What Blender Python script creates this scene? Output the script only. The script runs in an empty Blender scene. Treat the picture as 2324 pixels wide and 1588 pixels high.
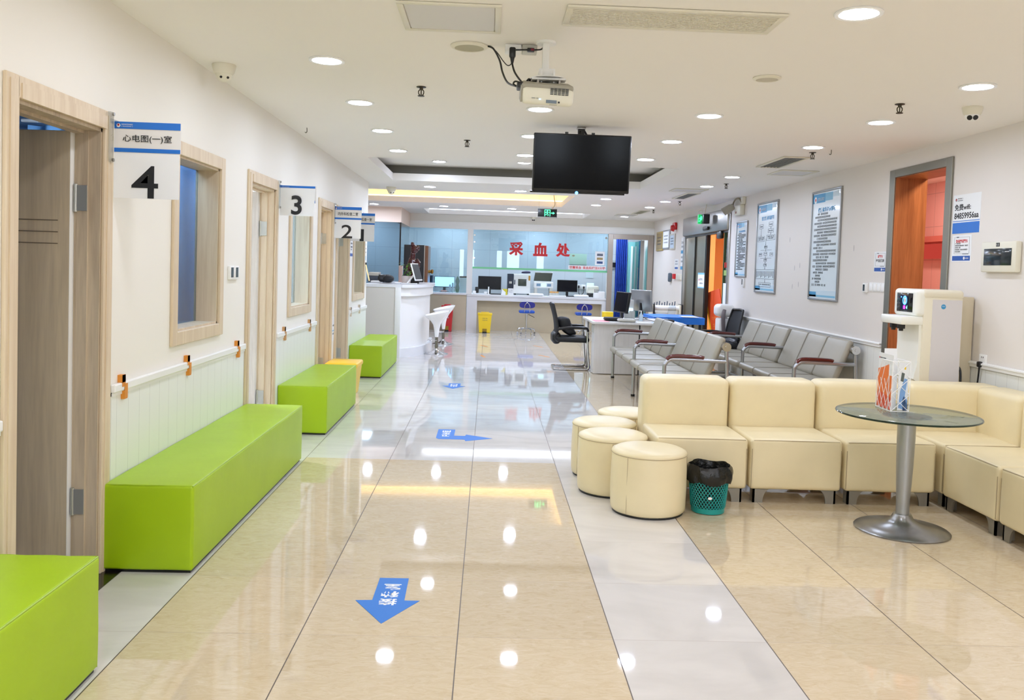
import bpy, bmesh, math, random
from mathutils import Matrix, Vector, noise

# ------------------------------------------------------------------ camera, world, exposure
SC = bpy.context.scene
COL = SC.collection
R = math.radians
SC.view_settings.view_transform = 'Standard'
SC.view_settings.look = 'None'
SC.view_settings.gamma = 1.0
SC.view_settings.exposure = 1.05
SC.view_settings.use_curve_mapping = False
F_PX, YAW, PITCH, ROLL, CX, CY, EYE = 1967.55, 0.03669, -0.04226, 0.03254, 1180.04, 689.83, 1.42166
cam = bpy.data.cameras.new('camera'); cam_o = bpy.data.objects.new('camera', cam); COL.objects.link(cam_o)
fwd = Vector((math.sin(YAW)*math.cos(PITCH), math.cos(YAW)*math.cos(PITCH), math.sin(PITCH)))
rt = Vector((math.cos(YAW), -math.sin(YAW), 0)); dn = fwd.cross(rt)
cr = rt*math.cos(ROLL) - dn*math.sin(ROLL); cd = fwd.cross(cr)
m = Matrix((cr, -cd, -fwd)).transposed().to_4x4(); m.translation = (0, 0, EYE)
cam_o.matrix_world = m
cam.sensor_fit = 'HORIZONTAL'; cam.sensor_width = 36; cam.lens = F_PX/2324*36
cam.shift_x = (1162-CX)/2324; cam.shift_y = (CY-794)/2324
cam.clip_start = 0.05; cam.clip_end = 200
SC.camera = cam_o
world = bpy.data.worlds.new('daylight'); SC.world = world; world.use_nodes = True
bg = world.node_tree.nodes['Background']; bg.inputs[0].default_value = (0.78, 0.88, 1.0, 1); bg.inputs[1].default_value = 5.0
SC.cycles.max_bounces = 10; SC.cycles.diffuse_bounces = 7; SC.cycles.glossy_bounces = 4; SC.cycles.transmission_bounces = 6
SC.cycles.transparent_max_bounces = 12; SC.cycles.sample_clamp_indirect = 4.0
SC.cycles.caustics_reflective = False; SC.cycles.caustics_refractive = False
LAMP = 62.0            # emission of the recessed downlights

# ------------------------------------------------------------------ materials
def lin(c):
    c = c/255.0
    return c/12.92 if c <= 0.04045 else ((c+0.055)/1.055)**2.4
def rgb(*c): return (lin(c[0]), lin(c[1]), lin(c[2]), 1)
MATS = {}
def mat(name, c, rough=0.5, metal=0.0, coat=0.0, noise_=None, bump=None, emit=None, ior=1.5, alpha=None):
    if name in MATS: return MATS[name]
    m = bpy.data.materials.new(name); m.use_nodes = True; MATS[name] = m
    nt = m.node_tree; b = nt.nodes['Principled BSDF']
    b.inputs['Base Color'].default_value = rgb(*c); b.inputs['Roughness'].default_value = rough
    b.inputs['Metallic'].default_value = metal; b.inputs['Coat Weight'].default_value = coat
    b.inputs['Coat Roughness'].default_value = 0.08; b.inputs['IOR'].default_value = ior
    if emit:
        b.inputs['Emission Color'].default_value = rgb(*emit[0]); b.inputs['Emission Strength'].default_value = emit[1]
    if noise_ or bump:
        tc = nt.nodes.new('ShaderNodeTexCoord'); n = nt.nodes.new('ShaderNodeTexNoise')
        nt.links.new(tc.outputs['Object'], n.inputs['Vector'])
        n.inputs['Detail'].default_value = 5
    if noise_:
        n.inputs['Scale'].default_value = noise_[0]
        mx = nt.nodes.new('ShaderNodeMix'); mx.data_type = 'RGBA'
        k = noise_[1]
        mx.inputs[6].default_value = rgb(*[max(0, v*(1-k)) for v in c]); mx.inputs[7].default_value = rgb(*[min(255, v*(1+k)) for v in c])
        nt.links.new(n.outputs['Fac'], mx.inputs[0]); nt.links.new(mx.outputs[2], b.inputs['Base Color'])
    if bump:
        n2 = nt.nodes.new('ShaderNodeTexNoise'); n2.inputs['Scale'].default_value = bump[0]; n2.inputs['Detail'].default_value = 3
        nt.links.new(tc.outputs['Object'], n2.inputs['Vector'])
        bp = nt.nodes.new('ShaderNodeBump'); bp.inputs['Strength'].default_value = bump[1]; bp.inputs['Distance'].default_value = bump[2] if len(bump) > 2 else 0.01
        nt.links.new(n2.outputs['Fac'], bp.inputs['Height']); nt.links.new(bp.outputs['Normal'], b.inputs['Normal'])
    return m
def glow(name, c, s):
    if name in MATS: return MATS[name]
    m = bpy.data.materials.new(name); m.use_nodes = True; MATS[name] = m
    nt = m.node_tree; nt.nodes.remove(nt.nodes['Principled BSDF'])
    e = nt.nodes.new('ShaderNodeEmission'); e.inputs[0].default_value = rgb(*c); e.inputs[1].default_value = s
    nt.links.new(e.outputs[0], nt.nodes['Material Output'].inputs[0]); return m
def glass(name, c, rough=0.0, boost=1.0):
    """thin pane: clear film tinted c, mirror part by Fresnel"""
    if name in MATS: return MATS[name]
    m = bpy.data.materials.new(name); m.use_nodes = True; MATS[name] = m
    nt = m.node_tree; nt.nodes.remove(nt.nodes['Principled BSDF'])
    t = nt.nodes.new('ShaderNodeBsdfTransparent'); t.inputs[0].default_value = rgb(*c)
    g = nt.nodes.new('ShaderNodeBsdfGlossy'); g.inputs['Roughness'].default_value = rough
    fr = nt.nodes.new('ShaderNodeFresnel'); ge = nt.nodes.new('ShaderNodeNewGeometry'); io = nt.nodes.new('ShaderNodeMath'); io.operation = 'MULTIPLY_ADD'
    io.inputs[1].default_value = 1/1.5-1.5; io.inputs[2].default_value = 1.5      # same mirror part on either side of the sheet
    nt.links.new(ge.outputs['Backfacing'], io.inputs[0]); nt.links.new(io.outputs[0], fr.inputs[0])
    mu = nt.nodes.new('ShaderNodeMath'); mu.operation = 'MULTIPLY'; mu.inputs[1].default_value = boost; mu.use_clamp = True
    mx = nt.nodes.new('ShaderNodeMixShader')
    nt.links.new(fr.outputs[0], mu.inputs[0]); nt.links.new(mu.outputs[0], mx.inputs[0])
    nt.links.new(t.outputs[0], mx.inputs[1]); nt.links.new(g.outputs[0], mx.inputs[2])
    nt.links.new(mx.outputs[0], nt.nodes['Material Output'].inputs[0]); return m
def wood(name, c1, c2, rough=0.45, scale=1.0):
    if name in MATS: return MATS[name]
    m = bpy.data.materials.new(name); m.use_nodes = True; MATS[name] = m
    nt = m.node_tree; b = nt.nodes['Principled BSDF']; b.inputs['Roughness'].default_value = rough
    g = nt.nodes.new('ShaderNodeNewGeometry'); mp = nt.nodes.new('ShaderNodeMapping')
    mp.inputs['Scale'].default_value = (9*scale, 9*scale, 0.55*scale)
    n = nt.nodes.new('ShaderNodeTexNoise'); n.inputs['Scale'].default_value = 1.6; n.inputs['Detail'].default_value = 6; n.inputs['Distortion'].default_value = 1.2
    w = nt.nodes.new('ShaderNodeTexNoise'); w.inputs['Scale'].default_value = 11; w.inputs['Detail'].default_value = 4
    nt.links.new(g.outputs['Position'], mp.inputs[0]); nt.links.new(mp.outputs[0], n.inputs['Vector']); nt.links.new(mp.outputs[0], w.inputs['Vector'])
    ad = nt.nodes.new('ShaderNodeMath'); ad.operation = 'MULTIPLY_ADD'; ad.inputs[1].default_value = 0.45
    nt.links.new(w.outputs['Fac'], ad.inputs[0]); nt.links.new(n.outputs['Fac'], ad.inputs[2])
    cr_ = nt.nodes.new('ShaderNodeValToRGB'); cr_.color_ramp.elements[0].position = 0.42; cr_.color_ramp.elements[0].color = rgb(*c2)
    cr_.color_ramp.elements[1].position = 0.86; cr_.color_ramp.elements[1].color = rgb(*c1)
    nt.links.new(ad.outputs[0], cr_.inputs[0]); nt.links.new(cr_.outputs[0], b.inputs['Base Color'])
    return m
X0, Y0, TILE = -1.27792, 3.2696, 0.6
def floor_mat():
    m = bpy.data.materials.new('polished_floor_tiles'); m.use_nodes = True
    nt = m.node_tree; N = nt.nodes; L = nt.links; b = N['Principled BSDF']
    g = N.new('ShaderNodeNewGeometry'); sp = N.new('ShaderNodeSeparateXYZ'); L.new(g.outputs['Position'], sp.inputs[0])
    def ma(op, a, b_=None, c=None):
        n = N.new('ShaderNodeMath'); n.operation = op
        for i, v in enumerate((a, b_, c)):
            if v is None: continue
            if isinstance(v, (int, float)): n.inputs[i].default_value = v
            else: L.new(v, n.inputs[i])
        return n.outputs[0]
    U = ma('DIVIDE', ma('SUBTRACT', sp.outputs[0], X0), TILE); V = ma('DIVIDE', ma('SUBTRACT', sp.outputs[1], Y0), TILE)
    fu = ma('FRACT', U); fv = ma('FRACT', V); iu = ma('FLOOR', U); iv = ma('FLOOR', V)
    du = ma('MINIMUM', fu, ma('SUBTRACT', 1.0, fu)); dv = ma('MINIMUM', fv, ma('SUBTRACT', 1.0, fv))
    gu = ma('LESS_THAN', du, 0.0036); gv = ma('LESS_THAN', dv, 0.0024)
    mid = ma('MULTIPLY', ma('MULTIPLY', ma('GREATER_THAN', U, 0.0), ma('LESS_THAN', U, 3.0)), ma('LESS_THAN', V, 5.0))
    right = ma('GREATER_THAN', U, 4.0)
    beige = ma('MAXIMUM', mid, right)
    cb = N.new('ShaderNodeCombineXYZ'); L.new(iu, cb.inputs[0]); L.new(iv, cb.inputs[1])
    wn = N.new('ShaderNodeTexWhiteNoise'); wn.noise_dimensions = '2D'; L.new(cb.outputs[0], wn.inputs['Vector'])
    mp = N.new('ShaderNodeMapping'); mp.inputs['Scale'].default_value = (1.0, 2.2, 1.0); L.new(g.outputs['Position'], mp.inputs[0])
    off = N.new('ShaderNodeVectorMath'); off.operation = 'MULTIPLY_ADD'; off.inputs[1].default_value = (7, 7, 7)
    L.new(wn.outputs['Color'], off.inputs[0]); L.new(mp.outputs[0], off.inputs[2])
    n1 = N.new('ShaderNodeTexNoise'); n1.inputs['Scale'].default_value = 14; n1.inputs['Detail'].default_value = 9; n1.inputs['Roughness'].default_value = 0.72; n1.inputs['Distortion'].default_value = 1.4
    L.new(off.outputs[0], n1.inputs['Vector'])
    r1 = N.new('ShaderNodeValToRGB'); e = r1.color_ramp.elements
    e[0].position = 0.30; e[0].color = rgb(196, 176, 144); e[1].position = 0.50; e[1].color = rgb(206, 189, 160)
    x = e.new(0.66); x.color = rgb(212, 197, 172); x = e.new(0.73); x.color = rgb(224, 215, 198)
    L.new(n1.outputs['Fac'], r1.inputs[0])
    n2 = N.new('ShaderNodeTexNoise'); n2.inputs['Scale'].default_value = 1.1; n2.inputs['Detail'].default_value = 8; n2.inputs['Distortion'].default_value = 2.0
    L.new(off.outputs[0], n2.inputs['Vector'])
    r2 = N.new('ShaderNodeValToRGB'); e = r2.color_ramp.elements
    e[0].position = 0.35; e[0].color = rgb(206, 202, 198); e[1].position = 0.6; e[1].color = rgb(216, 212, 208)
    L.new(n2.outputs['Fac'], r2.inputs[0])
    mx = N.new('ShaderNodeMix'); mx.data_type = 'RGBA'; L.new(beige, mx.inputs[0]); L.new(r2.outputs[0], mx.inputs[6]); L.new(r1.outputs[0], mx.inputs[7])
    hv = N.new('ShaderNodeHueSaturation'); L.new(mx.outputs[2], hv.inputs['Color'])
    L.new(ma('MULTIPLY_ADD', wn.outputs['Value'], 0.07, 0.96), hv.inputs['Value'])
    g1 = N.new('ShaderNodeMix'); g1.data_type = 'RGBA'; L.new(ma('MULTIPLY', gv, 0.6), g1.inputs[0]); L.new(hv.outputs[0], g1.inputs[6]); g1.inputs[7].default_value = rgb(120, 98, 80)
    g2 = N.new('ShaderNodeMix'); g2.data_type = 'RGBA'; L.new(gu, g2.inputs[0]); L.new(g1.outputs[2], g2.inputs[6]); g2.inputs[7].default_value = rgb(78, 64, 52)
    L.new(g2.outputs[2], b.inputs['Base Color'])
    gm = ma('MAXIMUM', gu, gv)
    L.new(ma('MULTIPLY_ADD', gm, 0.4, 0.035), b.inputs['Roughness'])
    b.inputs['IOR'].default_value = 1.62
    n3 = N.new('ShaderNodeTexNoise'); n3.inputs['Scale'].default_value = 1.3; n3.inputs['Detail'].default_value = 1; L.new(off.outputs[0], n3.inputs['Vector'])
    bp = N.new('ShaderNodeBump'); bp.inputs['Strength'].default_value = 0.05; bp.inputs['Distance'].default_value = 0.004
    L.new(n3.outputs['Fac'], bp.inputs['Height']); L.new(bp.outputs['Normal'], b.inputs['Normal'])
    return m
def boards_mat(name, c, axis, pitch, groove=0.003):
    """white grooved boards or wall tiles: thin darker joints every pitch metres along axis (0,1,2)"""
    m = bpy.data.materials.new(name); m.use_nodes = True; MATS[name] = m
    nt = m.node_tree; N = nt.nodes; L = nt.links; b = N['Principled BSDF']
    b.inputs['Roughness'].default_value = 0.35
    g = N.new('ShaderNodeNewGeometry'); sp = N.new('ShaderNodeSeparateXYZ'); L.new(g.outputs['Position'], sp.inputs[0])
    fac = None
    for ax, pt in zip(axis if isinstance(axis, tuple) else (axis,), pitch if isinstance(pitch, tuple) else (pitch,)):
        d = N.new('ShaderNodeMath'); d.operation = 'DIVIDE'; d.inputs[1].default_value = pt; L.new(sp.outputs[ax], d.inputs[0])
        f = N.new('ShaderNodeMath'); f.operation = 'FRACT'; L.new(d.outputs[0], f.inputs[0])
        l = N.new('ShaderNodeMath'); l.operation = 'LESS_THAN'; l.inputs[1].default_value = groove/pt; L.new(f.outputs[0], l.inputs[0])
        if fac is None: fac = l.outputs[0]
        else:
            mm = N.new('ShaderNodeMath'); mm.operation = 'MAXIMUM'; L.new(fac, mm.inputs[0]); L.new(l.outputs[0], mm.inputs[1]); fac = mm.outputs[0]
    mx = N.new('ShaderNodeMix'); mx.data_type = 'RGBA'; L.new(fac, mx.inputs[0])
    mx.inputs[6].default_value = rgb(*c); mx.inputs[7].default_value = rgb(*[v*0.86 for v in c])
    L.new(mx.outputs[2], b.inputs['Base Color'])
    return m

WALL = mat('wall_paint', (236, 233, 225), 0.6, bump=(60, 0.05, 0.002))
CEIL = mat('ceiling_paint', (243, 240, 236), 0.7)
WAIN = boards_mat('white_boards', (232, 234, 230), 1, 0.13, 0.003)
ASH = wood('pale_ash_wood', (220, 203, 176), (202, 180, 150))
TAUPE = wood('taupe_door_wood', (218, 200, 168), (192, 174, 146))
LINER = wood('red_brown_wood', (172, 112, 70), (130, 78, 46), 0.3)
WHITE = mat('white_plastic', (238, 238, 236), 0.35)
IVORY = mat('ivory_plastic', (226, 222, 206), 0.4)
GREYW = mat('grey_plastic', (196, 194, 184), 0.45)
BLACK = mat('black_plastic', (18, 18, 20), 0.35)
SATIN = mat('satin_black', (26, 27, 30), 0.6)
CHROME = mat('chrome', (214, 214, 216), 0.12, 1.0)
STEEL = mat('brushed_steel', (172, 170, 166), 0.32, 1.0)
DKSTEEL = mat('dark_steel', (150, 148, 138), 0.4, 1.0)
SILVER = mat('silver_paint', (168, 170, 172), 0.35, 0.7)
GREEN = mat('green_leatherette', (160, 194, 6), 0.42, noise_=(3, 0.05), bump=(5, 0.25, 0.01))
GREEND = mat('green_seam', (122, 150, 22), 0.5)
CREAM = mat('cream_leatherette', (230, 216, 178), 0.36, noise_=(4, 0.05), bump=(6, 0.25, 0.008))
CREAMD = mat('cream_seam', (176, 160, 128), 0.5)
GREYL = mat('grey_leatherette', (160, 154, 138), 0.38, noise_=(5, 0.04), bump=(8, 0.2, 0.006))
MAHOG = mat('mahogany', (84, 20, 18), 0.18, coat=0.6)
BLUE = mat('print_blue', (28, 112, 206), 0.4)
DBLUE = mat('print_dark_blue', (22, 82, 168), 0.4)
LBLUE = mat('print_light_blue', (126, 190, 224), 0.4)
MBLUE = mat('print_mid_blue', (62, 152, 204), 0.4)
PBLUE = mat('print_pale_blue', (204, 224, 238), 0.4)
PAPER = mat('paper', (236, 238, 240), 0.5)
INK = mat('ink', (24, 26, 30), 0.5)
INKG = mat('ink_grey', (86, 92, 102), 0.5)
RED = mat('print_red', (206, 32, 38), 0.45)
FLOORBLUE = mat('floor_sticker_blue', (0, 112, 206), 0.5)
ORANGE = mat('orange_tape_and_reflection', (214, 136, 40), 0.5)
YELLOW = mat('yellow_plastic', (238, 200, 20), 0.35)
LABTILE = boards_mat('blue_grey_wall_tiles', (184, 193, 199), (0, 2), (0.9, 0.45), 0.007)
MARBLE = mat('white_marble', (226, 228, 232), 0.25, noise_=(3, 0.03))
SANDSTONE = mat('beige_stone', (196, 184, 158), 0.3, noise_=(5, 0.03))
TRANS = glass('clear_acrylic', (238, 242, 244))
PANE = glass('clear_pane', (226, 238, 242), 0.0, 1.3)

# ------------------------------------------------------------------ geometry
def MX(o, x, y): 
    x = Vector(x); y = Vector(y); z = x.cross(y)
    M = Matrix((x, y, z)).transposed().to_4x4(); M.translation = o; return M
XR, XL, ZC, YF = 3.61, -1.70, 2.53, 19.10
def on_right(y, z, e=0.0): return MX((XR-e, y, z), (0, -1, 0), (0, 0, 1))
def on_left(y, z, e=0.0): return MX((XL+e, y, z), (0, 1, 0), (0, 0, 1))
def facing(x, y, z, a=0.0): return MX((x, y, z), (math.cos(a), math.sin(a), 0), (0, 0, 1))
def under(x, y, z=ZC): return MX((x, y, z), (1, 0, 0), (0, -1, 0))         # local z points down
def root_of(o):
    while o.parent: o = o.parent
    return o
class G:
    def __init__(s): s.bm = bmesh.new()
    def _add(s, verts, faces, M=None):
        vs = [s.bm.verts.new(M @ Vector(v) if M else v) for v in verts]
        for f in faces:
            try: s.bm.faces.new([vs[i] for i in f])
            except ValueError: pass
        return vs
    def box(s, x0, x1, y0, y1, z0, z1, b=0.0, M=None, seg=2):
        t = bmesh.new()
        bmesh.ops.create_cube(t, size=1)
        for v in t.verts:
            v.co = Vector(((x0+x1)/2+v.co.x*(x1-x0), (y0+y1)/2+v.co.y*(y1-y0), (z0+z1)/2+v.co.z*(z1-z0)))
        if b > 0: bmesh.ops.bevel(t, geom=t.edges[:], offset=min(b, 0.49*min(abs(x1-x0), abs(y1-y0), abs(z1-z0))), segments=seg, affect='EDGES', profile=0.5)
        s.merge(t, M); return s
    def merge(s, t, M=None):
        mp = {}
        for v in t.verts: mp[v] = s.bm.verts.new(M @ v.co if M else v.co)
        for f in t.faces:
            try: s.bm.faces.new([mp[v] for v in f.verts])
            except ValueError: pass
        t.free()
    def lathe(s, prof, c=(0, 0, 0), n=32, M=None, sx=1, sy=1):
        rings = []; vs = []; fs = []
        for r, z in prof:
            if r < 1e-6: rings.append([len(vs)]); vs.append((c[0], c[1], c[2]+z))
            else:
                rings.append(list(range(len(vs), len(vs)+n)))
                vs += [(c[0]+r*sx*math.cos(2*math.pi*i/n), c[1]+r*sy*math.sin(2*math.pi*i/n), c[2]+z) for i in range(n)]
        for a, b in zip(rings, rings[1:]):
            for i in range(n):
                j = (i+1) % n
                if len(a) == 1 and len(b) == 1: continue
                if len(a) == 1: fs.append((a[0], b[j], b[i]))
                elif len(b) == 1: fs.append((a[i], a[j], b[0]))
                else: fs.append((a[i], a[j], b[j], b[i]))
        s._add(vs, fs, M); return s
    def cyl(s, p, q, r, r2=None, n=16):
        p = Vector(p); q = Vector(q); d = q-p; L = d.length
        M = d.to_track_quat('Z', 'Y').to_matrix().to_4x4(); M.translation = p
        r2 = r if r2 is None else r2
        return s.lathe([(0, 0), (r, 0), (r2, L), (0, L)], n=n, M=M)
    def tube(s, pts, r, n=10, k=0, closed=False):
        P = [Vector(p) for p in pts]
        if k and len(P) > 2:
            Q = []
            for i in range(len(P)-1):
                p0 = P[max(i-1, 0)]; p1 = P[i]; p2 = P[i+1]; p3 = P[min(i+2, len(P)-1)]
                for j in range(k):
                    t = j/k
                    Q.append(0.5*((2*p1)+(p2-p0)*t+(2*p0-5*p1+4*p2-p3)*t*t+(3*p1-p0-3*p2+p3)*t**3))
            P = Q+[P[-1]]
        vs = []; fs = []; up = None
        for i, p in enumerate(P):
            if closed: d = P[(i+1) % len(P)]-P[i-1]
            else: d = P[min(i+1, len(P)-1)]-P[max(i-1, 0)]
            d.normalize()
            if up is None:
                a = Vector((0, 0, 1)) if abs(d.z) < 0.9 else Vector((1, 0, 0))
                up = d.cross(a).normalized()
            else: up = (up-d*up.dot(d)).normalized()
            w = d.cross(up)
            vs += [p+r*(math.cos(2*math.pi*j/n)*up+math.sin(2*math.pi*j/n)*w) for j in range(n)]
        m_ = len(P)
        for i in range(m_ if closed else m_-1):
            a = i*n; b = ((i+1) % m_)*n
            for j in range(n): fs.append((a+j, a+(j+1) % n, b+(j+1) % n, b+j))
        if not closed:
            fs.append(tuple(range(n-1, -1, -1))); fs.append(tuple(range((m_-1)*n, m_*n)))
        s._add(vs, fs); return s
    def prism(s, poly, z0, z1, M=None):
        n = len(poly)
        vs = [(x, y, z0) for x, y in poly]+[(x, y, z1) for x, y in poly]
        fs = [tuple(range(n-1, -1, -1)), tuple(range(n, 2*n))]+[(i, (i+1) % n, n+(i+1) % n, n+i) for i in range(n)]
        s._add(vs, fs, M); return s
    def pad(s, lo, hi, r, puff=0.0, M=None, k=7, wr=0.0, seed=0):
        """upholstered block: rounded edges, faces swelling by puff, fine creases wr"""
        ax = []
        for a, b in zip(lo, hi):
            L = b-a; rr = min(r, L*0.49)
            e = [0, 0.1*rr, 0.35*rr, 0.7*rr, rr]
            mid = [rr+(L-2*rr)*i/k for i in range(1, k)]
            ax.append([a+t for t in e+mid]+[a+L-t for t in reversed(e)])
        vs = {}; fs = []
        lo = Vector(lo); hi = Vector(hi); rv = Vector([min(r, (b-a)*0.49) for a, b in zip(lo, hi)])
        def P(i, j, l):
            key = (i, j, l)
            if key not in vs:
                p = Vector((ax[0][i], ax[1][j], ax[2][l]))
                inn = Vector([min(max(p[q], lo[q]+rv[q]), hi[q]-rv[q]) for q in range(3)])
                d = p-inn; rr = min(rv)
                if d.length > 1e-9: p = inn+d.normalized()*rr
                if puff or wr:
                    u = [(p[q]-lo[q])/(hi[q]-lo[q])*2-1 for q in range(3)]
                    c_ = (lo+hi)/2
                    for q in range(3):
                        o1, o2 = (q+1) % 3, (q+2) % 3
                        if abs(u[q]) > 0.8:
                            p[q] += math.copysign(puff*max(0, 1-u[o1]**2)*max(0, 1-u[o2]**2), u[q])
                    if wr: p += wr*noise.noise_vector(p*7+Vector((seed*3.1, 0, 0)))
                vs[key] = s.bm.verts.new(M @ p if M else p)
            return vs[key]
        n = [len(a)-1 for a in ax]
        def face(a, b, c_, d):
            try: s.bm.faces.new((a, b, c_, d))
            except ValueError: pass
        for i in range(n[0]):
            for j in range(n[1]):
                face(P(i, j, 0), P(i, j+1, 0), P(i+1, j+1, 0), P(i+1, j, 0)); face(P(i, j, n[2]), P(i+1, j, n[2]), P(i+1, j+1, n[2]), P(i, j+1, n[2]))
        for i in range(n[0]):
            for l in range(n[2]):
                face(P(i, 0, l), P(i+1, 0, l), P(i+1, 0, l+1), P(i, 0, l+1)); face(P(i, n[1], l), P(i, n[1], l+1), P(i+1, n[1], l+1), P(i+1, n[1], l))
        for j in range(n[1]):
            for l in range(n[2]):
                face(P(0, j, l), P(0, j, l+1), P(0, j+1, l+1), P(0, j+1, l)); face(P(n[0], j, l), P(n[0], j+1, l), P(n[0], j+1, l+1), P(n[0], j, l+1))
        return s
    def sheet(s, f, nu, nv, M=None):
        vs = [f(i/nu, j/nv) for j in range(nv+1) for i in range(nu+1)]
        fs = [(j*(nu+1)+i, j*(nu+1)+i+1, (j+1)*(nu+1)+i+1, (j+1)*(nu+1)+i) for j in range(nv) for i in range(nu)]
        s._add(vs, fs, M); return s
    def build(s, name, m, parent=None, smooth=True, angle=38):
        bm = s.bm
        bmesh.ops.recalc_face_normals(bm, faces=bm.faces[:])
        if parent is not None:
            rm = root_of(parent)
            bmesh.ops.transform(bm, matrix=rm.matrix_basis.inverted(), verts=bm.verts[:])
        me = bpy.data.meshes.new(name); bm.to_mesh(me); bm.free()
        if smooth:
            me.polygons.foreach_set('use_smooth', [True]*len(me.polygons)); me.set_sharp_from_angle(angle=R(angle))
        me.materials.append(m)
        o = bpy.data.objects.new(name, me); COL.objects.link(o)
        if parent is not None: o.parent = parent
        return o
def tag(o, label=None, cat=None, group=None, kind=None):
    for k, v in (('label', label), ('category', cat), ('group', group), ('kind', kind)):
        if v: o[k] = v
    return o
def thing(name, label, cat, loc=(0, 0, 0), rz=0.0, group=None):
    o = bpy.data.objects.new(name, None); COL.objects.link(o); o.empty_display_size = 0.05
    o.matrix_basis = Matrix.Translation(loc) @ Matrix.Rotation(rz, 4, 'Z')
    return tag(o, label, cat, group)
def solo(g, name, m, label, cat, loc, group=None):
    """a thing that is one mesh, its origin at loc"""
    bmesh.ops.translate(g.bm, vec=-Vector(loc), verts=g.bm.verts[:])
    o = g.build(name, m); o.location = loc
    return tag(o, label, cat, group)
def struct(g, name, m, parent=None):
    o = g.build(name, m, parent, smooth=False)
    if parent is None: o['kind'] = 'structure'
    return o
def dup(root, loc, rz=None, label=None, group=None):
    r = root.copy(); COL.objects.link(r)
    r.matrix_basis = Matrix.Translation(loc) @ (Matrix.Rotation(rz, 4, 'Z') if rz is not None else root.matrix_basis.to_3x3().to_4x4())
    if label: r['label'] = label
    if group: r['group'] = group
    for ch in list(root.children):
        c = ch.copy(); COL.objects.link(c); c.parent = r
        for g in list(ch.children):
            d = g.copy(); COL.objects.link(d); d.parent = c
    return r
def text(body, w, h, M, m, parent, name='lettering', bold=0.0, depth=0.0008):
    """writing fitted into a w x h box centred on M's origin"""
    cu = bpy.data.curves.new('t', 'FONT'); cu.body = body; cu.offset = bold; cu.align_x = 'CENTER'; cu.resolution_u = 4
    to = bpy.data.objects.new('t', cu); COL.objects.link(to)
    me = to.to_mesh()
    bm = bmesh.new(); bm.from_mesh(me)
    to.to_mesh_clear(); bpy.data.objects.remove(to); bpy.data.curves.remove(cu)
    xs = [v.co.x for v in bm.verts]; ys = [v.co.y for v in bm.verts]
    cx_, cy_ = (min(xs)+max(xs))/2, (min(ys)+max(ys))/2
    sx = w/(max(xs)-min(xs)); sy = h/(max(ys)-min(ys))
    g = G()
    ext = bmesh.ops.extrude_face_region(bm, geom=bm.faces[:])
    top = [e for e in ext['geom'] if isinstance(e, bmesh.types.BMVert)]
    tops = set(top)
    for v in bm.verts:
        v.co = Vector(((v.co.x-cx_)*sx, (v.co.y-cy_)*sy, depth if v in tops else 0.0))
    g.merge(bm, M)
    return g.build(name, m, parent, smooth=False)
def plaque(g, M, u0, u1, v0, v1, w0, w1): g.box(u0, u1, v0, v1, w0, w1, M=M)
def scribble(g, M, u0, u1, v, h, rng, w=0.0012):
    """a line of print too small to read: broken strokes"""
    u = u0
    while u < u1-h*0.4:
        cw = h*rng.uniform(0.6, 0.95)
        if rng.random() < 0.06: u += cw; continue
        a = rng.uniform(0.12, 0.3)
        g.box(u, u+cw*0.9, v+h*(0.5-a), v+h*(0.5-a)+h*0.10, 0, w, M=M)
        g.box(u, u+cw*0.9, v+h*(0.5+a)-h*0.05, v+h*(0.5+a)+h*0.05, 0, w, M=M)
        g.box(u+cw*0.4, u+cw*0.50, v, v+h, 0, w, M=M)
        u += cw
# ------------------------------------------------------------------ setting: floor, ceiling, walls
g = G(); g.box(-4.8, 7.0, -4.2, 20.7, -0.1, 0.0); floor = struct(g, 'floor', floor_mat())
TRAYS = [(-1.32, 2.0, 9.25, 11.68), (-4.0, 1.27, 13.2, 15.66), (-1.34, 2.0, 17.3, 18.95)]
def ceiling():
    g = G(); x0, x1 = -4.8, 3.95
    ys = [-4.2]
    for a, b, c, d in TRAYS:
        g.box(x0, x1, ys[-1], c, ZC, ZC+0.095); g.box(x0, a, c, d, ZC, ZC+0.095); g.box(b, x1, c, d, ZC, ZC+0.095); ys.append(d)
    g.box(x0, x1, ys[-1], 20.7, ZC, ZC+0.095)
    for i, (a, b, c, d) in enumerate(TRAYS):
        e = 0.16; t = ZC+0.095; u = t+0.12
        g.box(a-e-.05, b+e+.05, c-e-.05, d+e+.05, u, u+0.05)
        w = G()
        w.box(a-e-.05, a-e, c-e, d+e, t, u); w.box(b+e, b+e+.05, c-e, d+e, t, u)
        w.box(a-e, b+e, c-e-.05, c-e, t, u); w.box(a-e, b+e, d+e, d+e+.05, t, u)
        struct(w, 'trim_%d' % (60+i), mat('recess_grey', (128, 126, 118), .7) if i == 0 else CEIL)  # first recess has darker grey side walls than the others
    return struct(g, 'ceiling', CEIL)
ceiling()
# added white strip brightens the far header; hidden amber strips light the middle tray
g = G()
a, b, c, d = TRAYS[2]
z = ZC+0.1
g.box(a, b, d+.08, d+.12, z, z+.02); g.box(a, b, c-.12, c-.08, z, z+.02)
solo(g, 'cove_light_strip', glow('added_white_strip', (222, 234, 255), 4.5), 'added white light strip brightening the far wall header from the farthest ceiling recess', 'light strip', (a, c, z))
g = G()
a, b, c, d = TRAYS[1]
g.box(a, b+.1, d+.05, d+.09, z, z+.02); g.box(b+.06, b+.1, c, d, z, z+.02); g.box(a, b+.1, c-.09, c-.05, z, z+.02)
solo(g, 'cove_light_strip', glow('amber_strip', (255, 206, 122), 3.6), 'amber light strip hidden in the ceiling recess above the reception desk', 'light strip', (a, c, z))

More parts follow.
